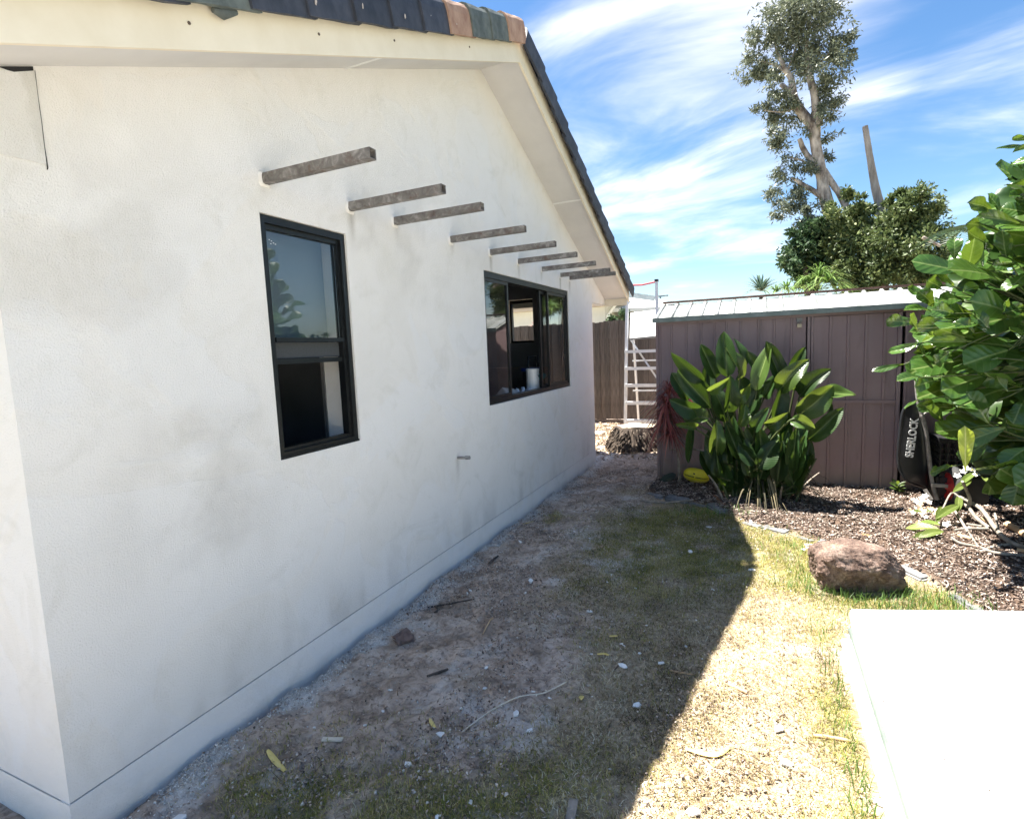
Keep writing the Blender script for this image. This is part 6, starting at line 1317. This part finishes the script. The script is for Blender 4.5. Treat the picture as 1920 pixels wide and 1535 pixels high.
    m = MB(); P = gpath([(604, 1383), (642, 1381)], .010); m.bar(P[0], P[1], .022, .007); tag(m.build('wood_offcut', PALEW, None, loc=P[0]), 'short pale timber offcut on the dirt near the wall', 'offcut')
    m = MB(); P = gpath([(1068, 1545), (1076, 1503)], .008); m.bar(P[0], P[1], .034, .008); tag(m.build('timber_offcut', TWIG, None, loc=P[1]), 'grey wooden slat lying at the bottom edge of the grass', 'slat')
    bm = bmesh.new(); bmesh.ops.create_cube(bm, size=1); bmesh.ops.subdivide_edges(bm, edges=bm.edges[:], cuts=3, use_grid_fill=True)
    for v in bm.verts: v.co = Vector((v.co.x*(.105-.03*v.co.z), v.co.y*.075+.02*v.co.x, v.co.z*(.06-.03*v.co.x)))+Vector([random.uniform(-.009, .009) for _ in range(3)])
    me = bpy.data.meshes.new('brick_chunk'); bm.to_mesh(me); bm.free(); me.materials.append(mat_basic('dirty brick', (.13, .085, .07), (.20, .14, .12), 18, .95, .6, 50, .006)); p = at(757, 1196, 2, 0)
    o = link('brick_chunk', me, None, (p.x, p.y, gz(p.x, p.y)+.008)); o.rotation_euler = (.25, -.2, .9); tag(o, 'brown broken brick chunk half sunk in the dirt by the wall', 'brick')
    # small white flowers fallen by the boulder
    for (px, py, s) in ((1517, 1027, .030), (1506, 1030, .02), (1524, 1022, .028), (1512, 1021, .022)):
        p = at(px, py, 2, .03); m = MB()
        for k in range(5):
            an = k*1.2566; d = Vector((math.cos(an), math.sin(an), .2)); e = Vector((-math.sin(an), math.cos(an), 0)); m.add([p, p+d*s*.6-e*s*.35, p+d*s, p+d*s*.6+e*s*.35], [(0, 1, 2, 3)])
        tag(m.build('fallen_flower', PETAL, None, loc=p), 'fallen white and yellow frangipani flower on the grass left of the boulder', 'flower', 'fallen flowers left of the boulder')
    # small green weed at the foot of the shed
    p = at(1682, 932, 1, 6.72); p.z = gz(p.x, p.y); H = thing('weed', 'small bright green weed at the foot of the shed door', 'weed', p); ms = leaf_mesh('leaf', STRELIT, 1, .2, .3, .02, 5, 1, 'lanceolate', 3)
    for k in range(16):
        an = k*2.4; b = p+Vector((0, 0, .02+.005*k)); place_leaf(ms, H, b, b+Vector((math.cos(an)*.07, math.sin(an)*.06-.01, .03+.003*k)), .03, facing=(0, -.3, .9), zs=.06)
litter()
def hedge():
    H = thing('hedge', 'dense green hedge seen through gaps behind the broad leaved shrub', 'hedge', (6.5, 8.6, 0))
    rg = np.random.default_rng(31); n = 42000; c = np.stack([rg.uniform(4.5, 9.5, n), rg.uniform(7.4, 9.6, n), rg.uniform(0, 2.1, n)], 1)
    c[:, 2] *= .75+.35*fbm(c[:, 0]*1.2, c[:, 1]*1.2, 91, 3); d = rg.normal(0, 1, (n, 3)); d /= np.linalg.norm(d, axis=1)[:, None]; s = np.cross(d, rg.normal(0, 1, (n, 3))); s /= np.linalg.norm(s, axis=1)[:, None]
    L = rg.uniform(.06, .13, n)[:, None]; V = np.stack([c, c+d*L*.45+s*L*.25, c+d*L, c+d*L*.45-s*L*.25], 1).reshape(-1, 3); i = np.arange(n)*4
    link('crown', np_mesh('crown', V-np.array((6.5, 8.6, 0)), np.stack([i, i+1, i+2, i+3], 1), DARKLEAF, rg.uniform(0, 1, n)), H)
    for x in (5.2, 6.4, 7.6, 8.8): m = MB(); m.tube([(x, 8.5, -.1), (x+.05, 8.5, 1.6)], [.04, .02], 6); m.build('stem', TWIGD, H)
hedge()
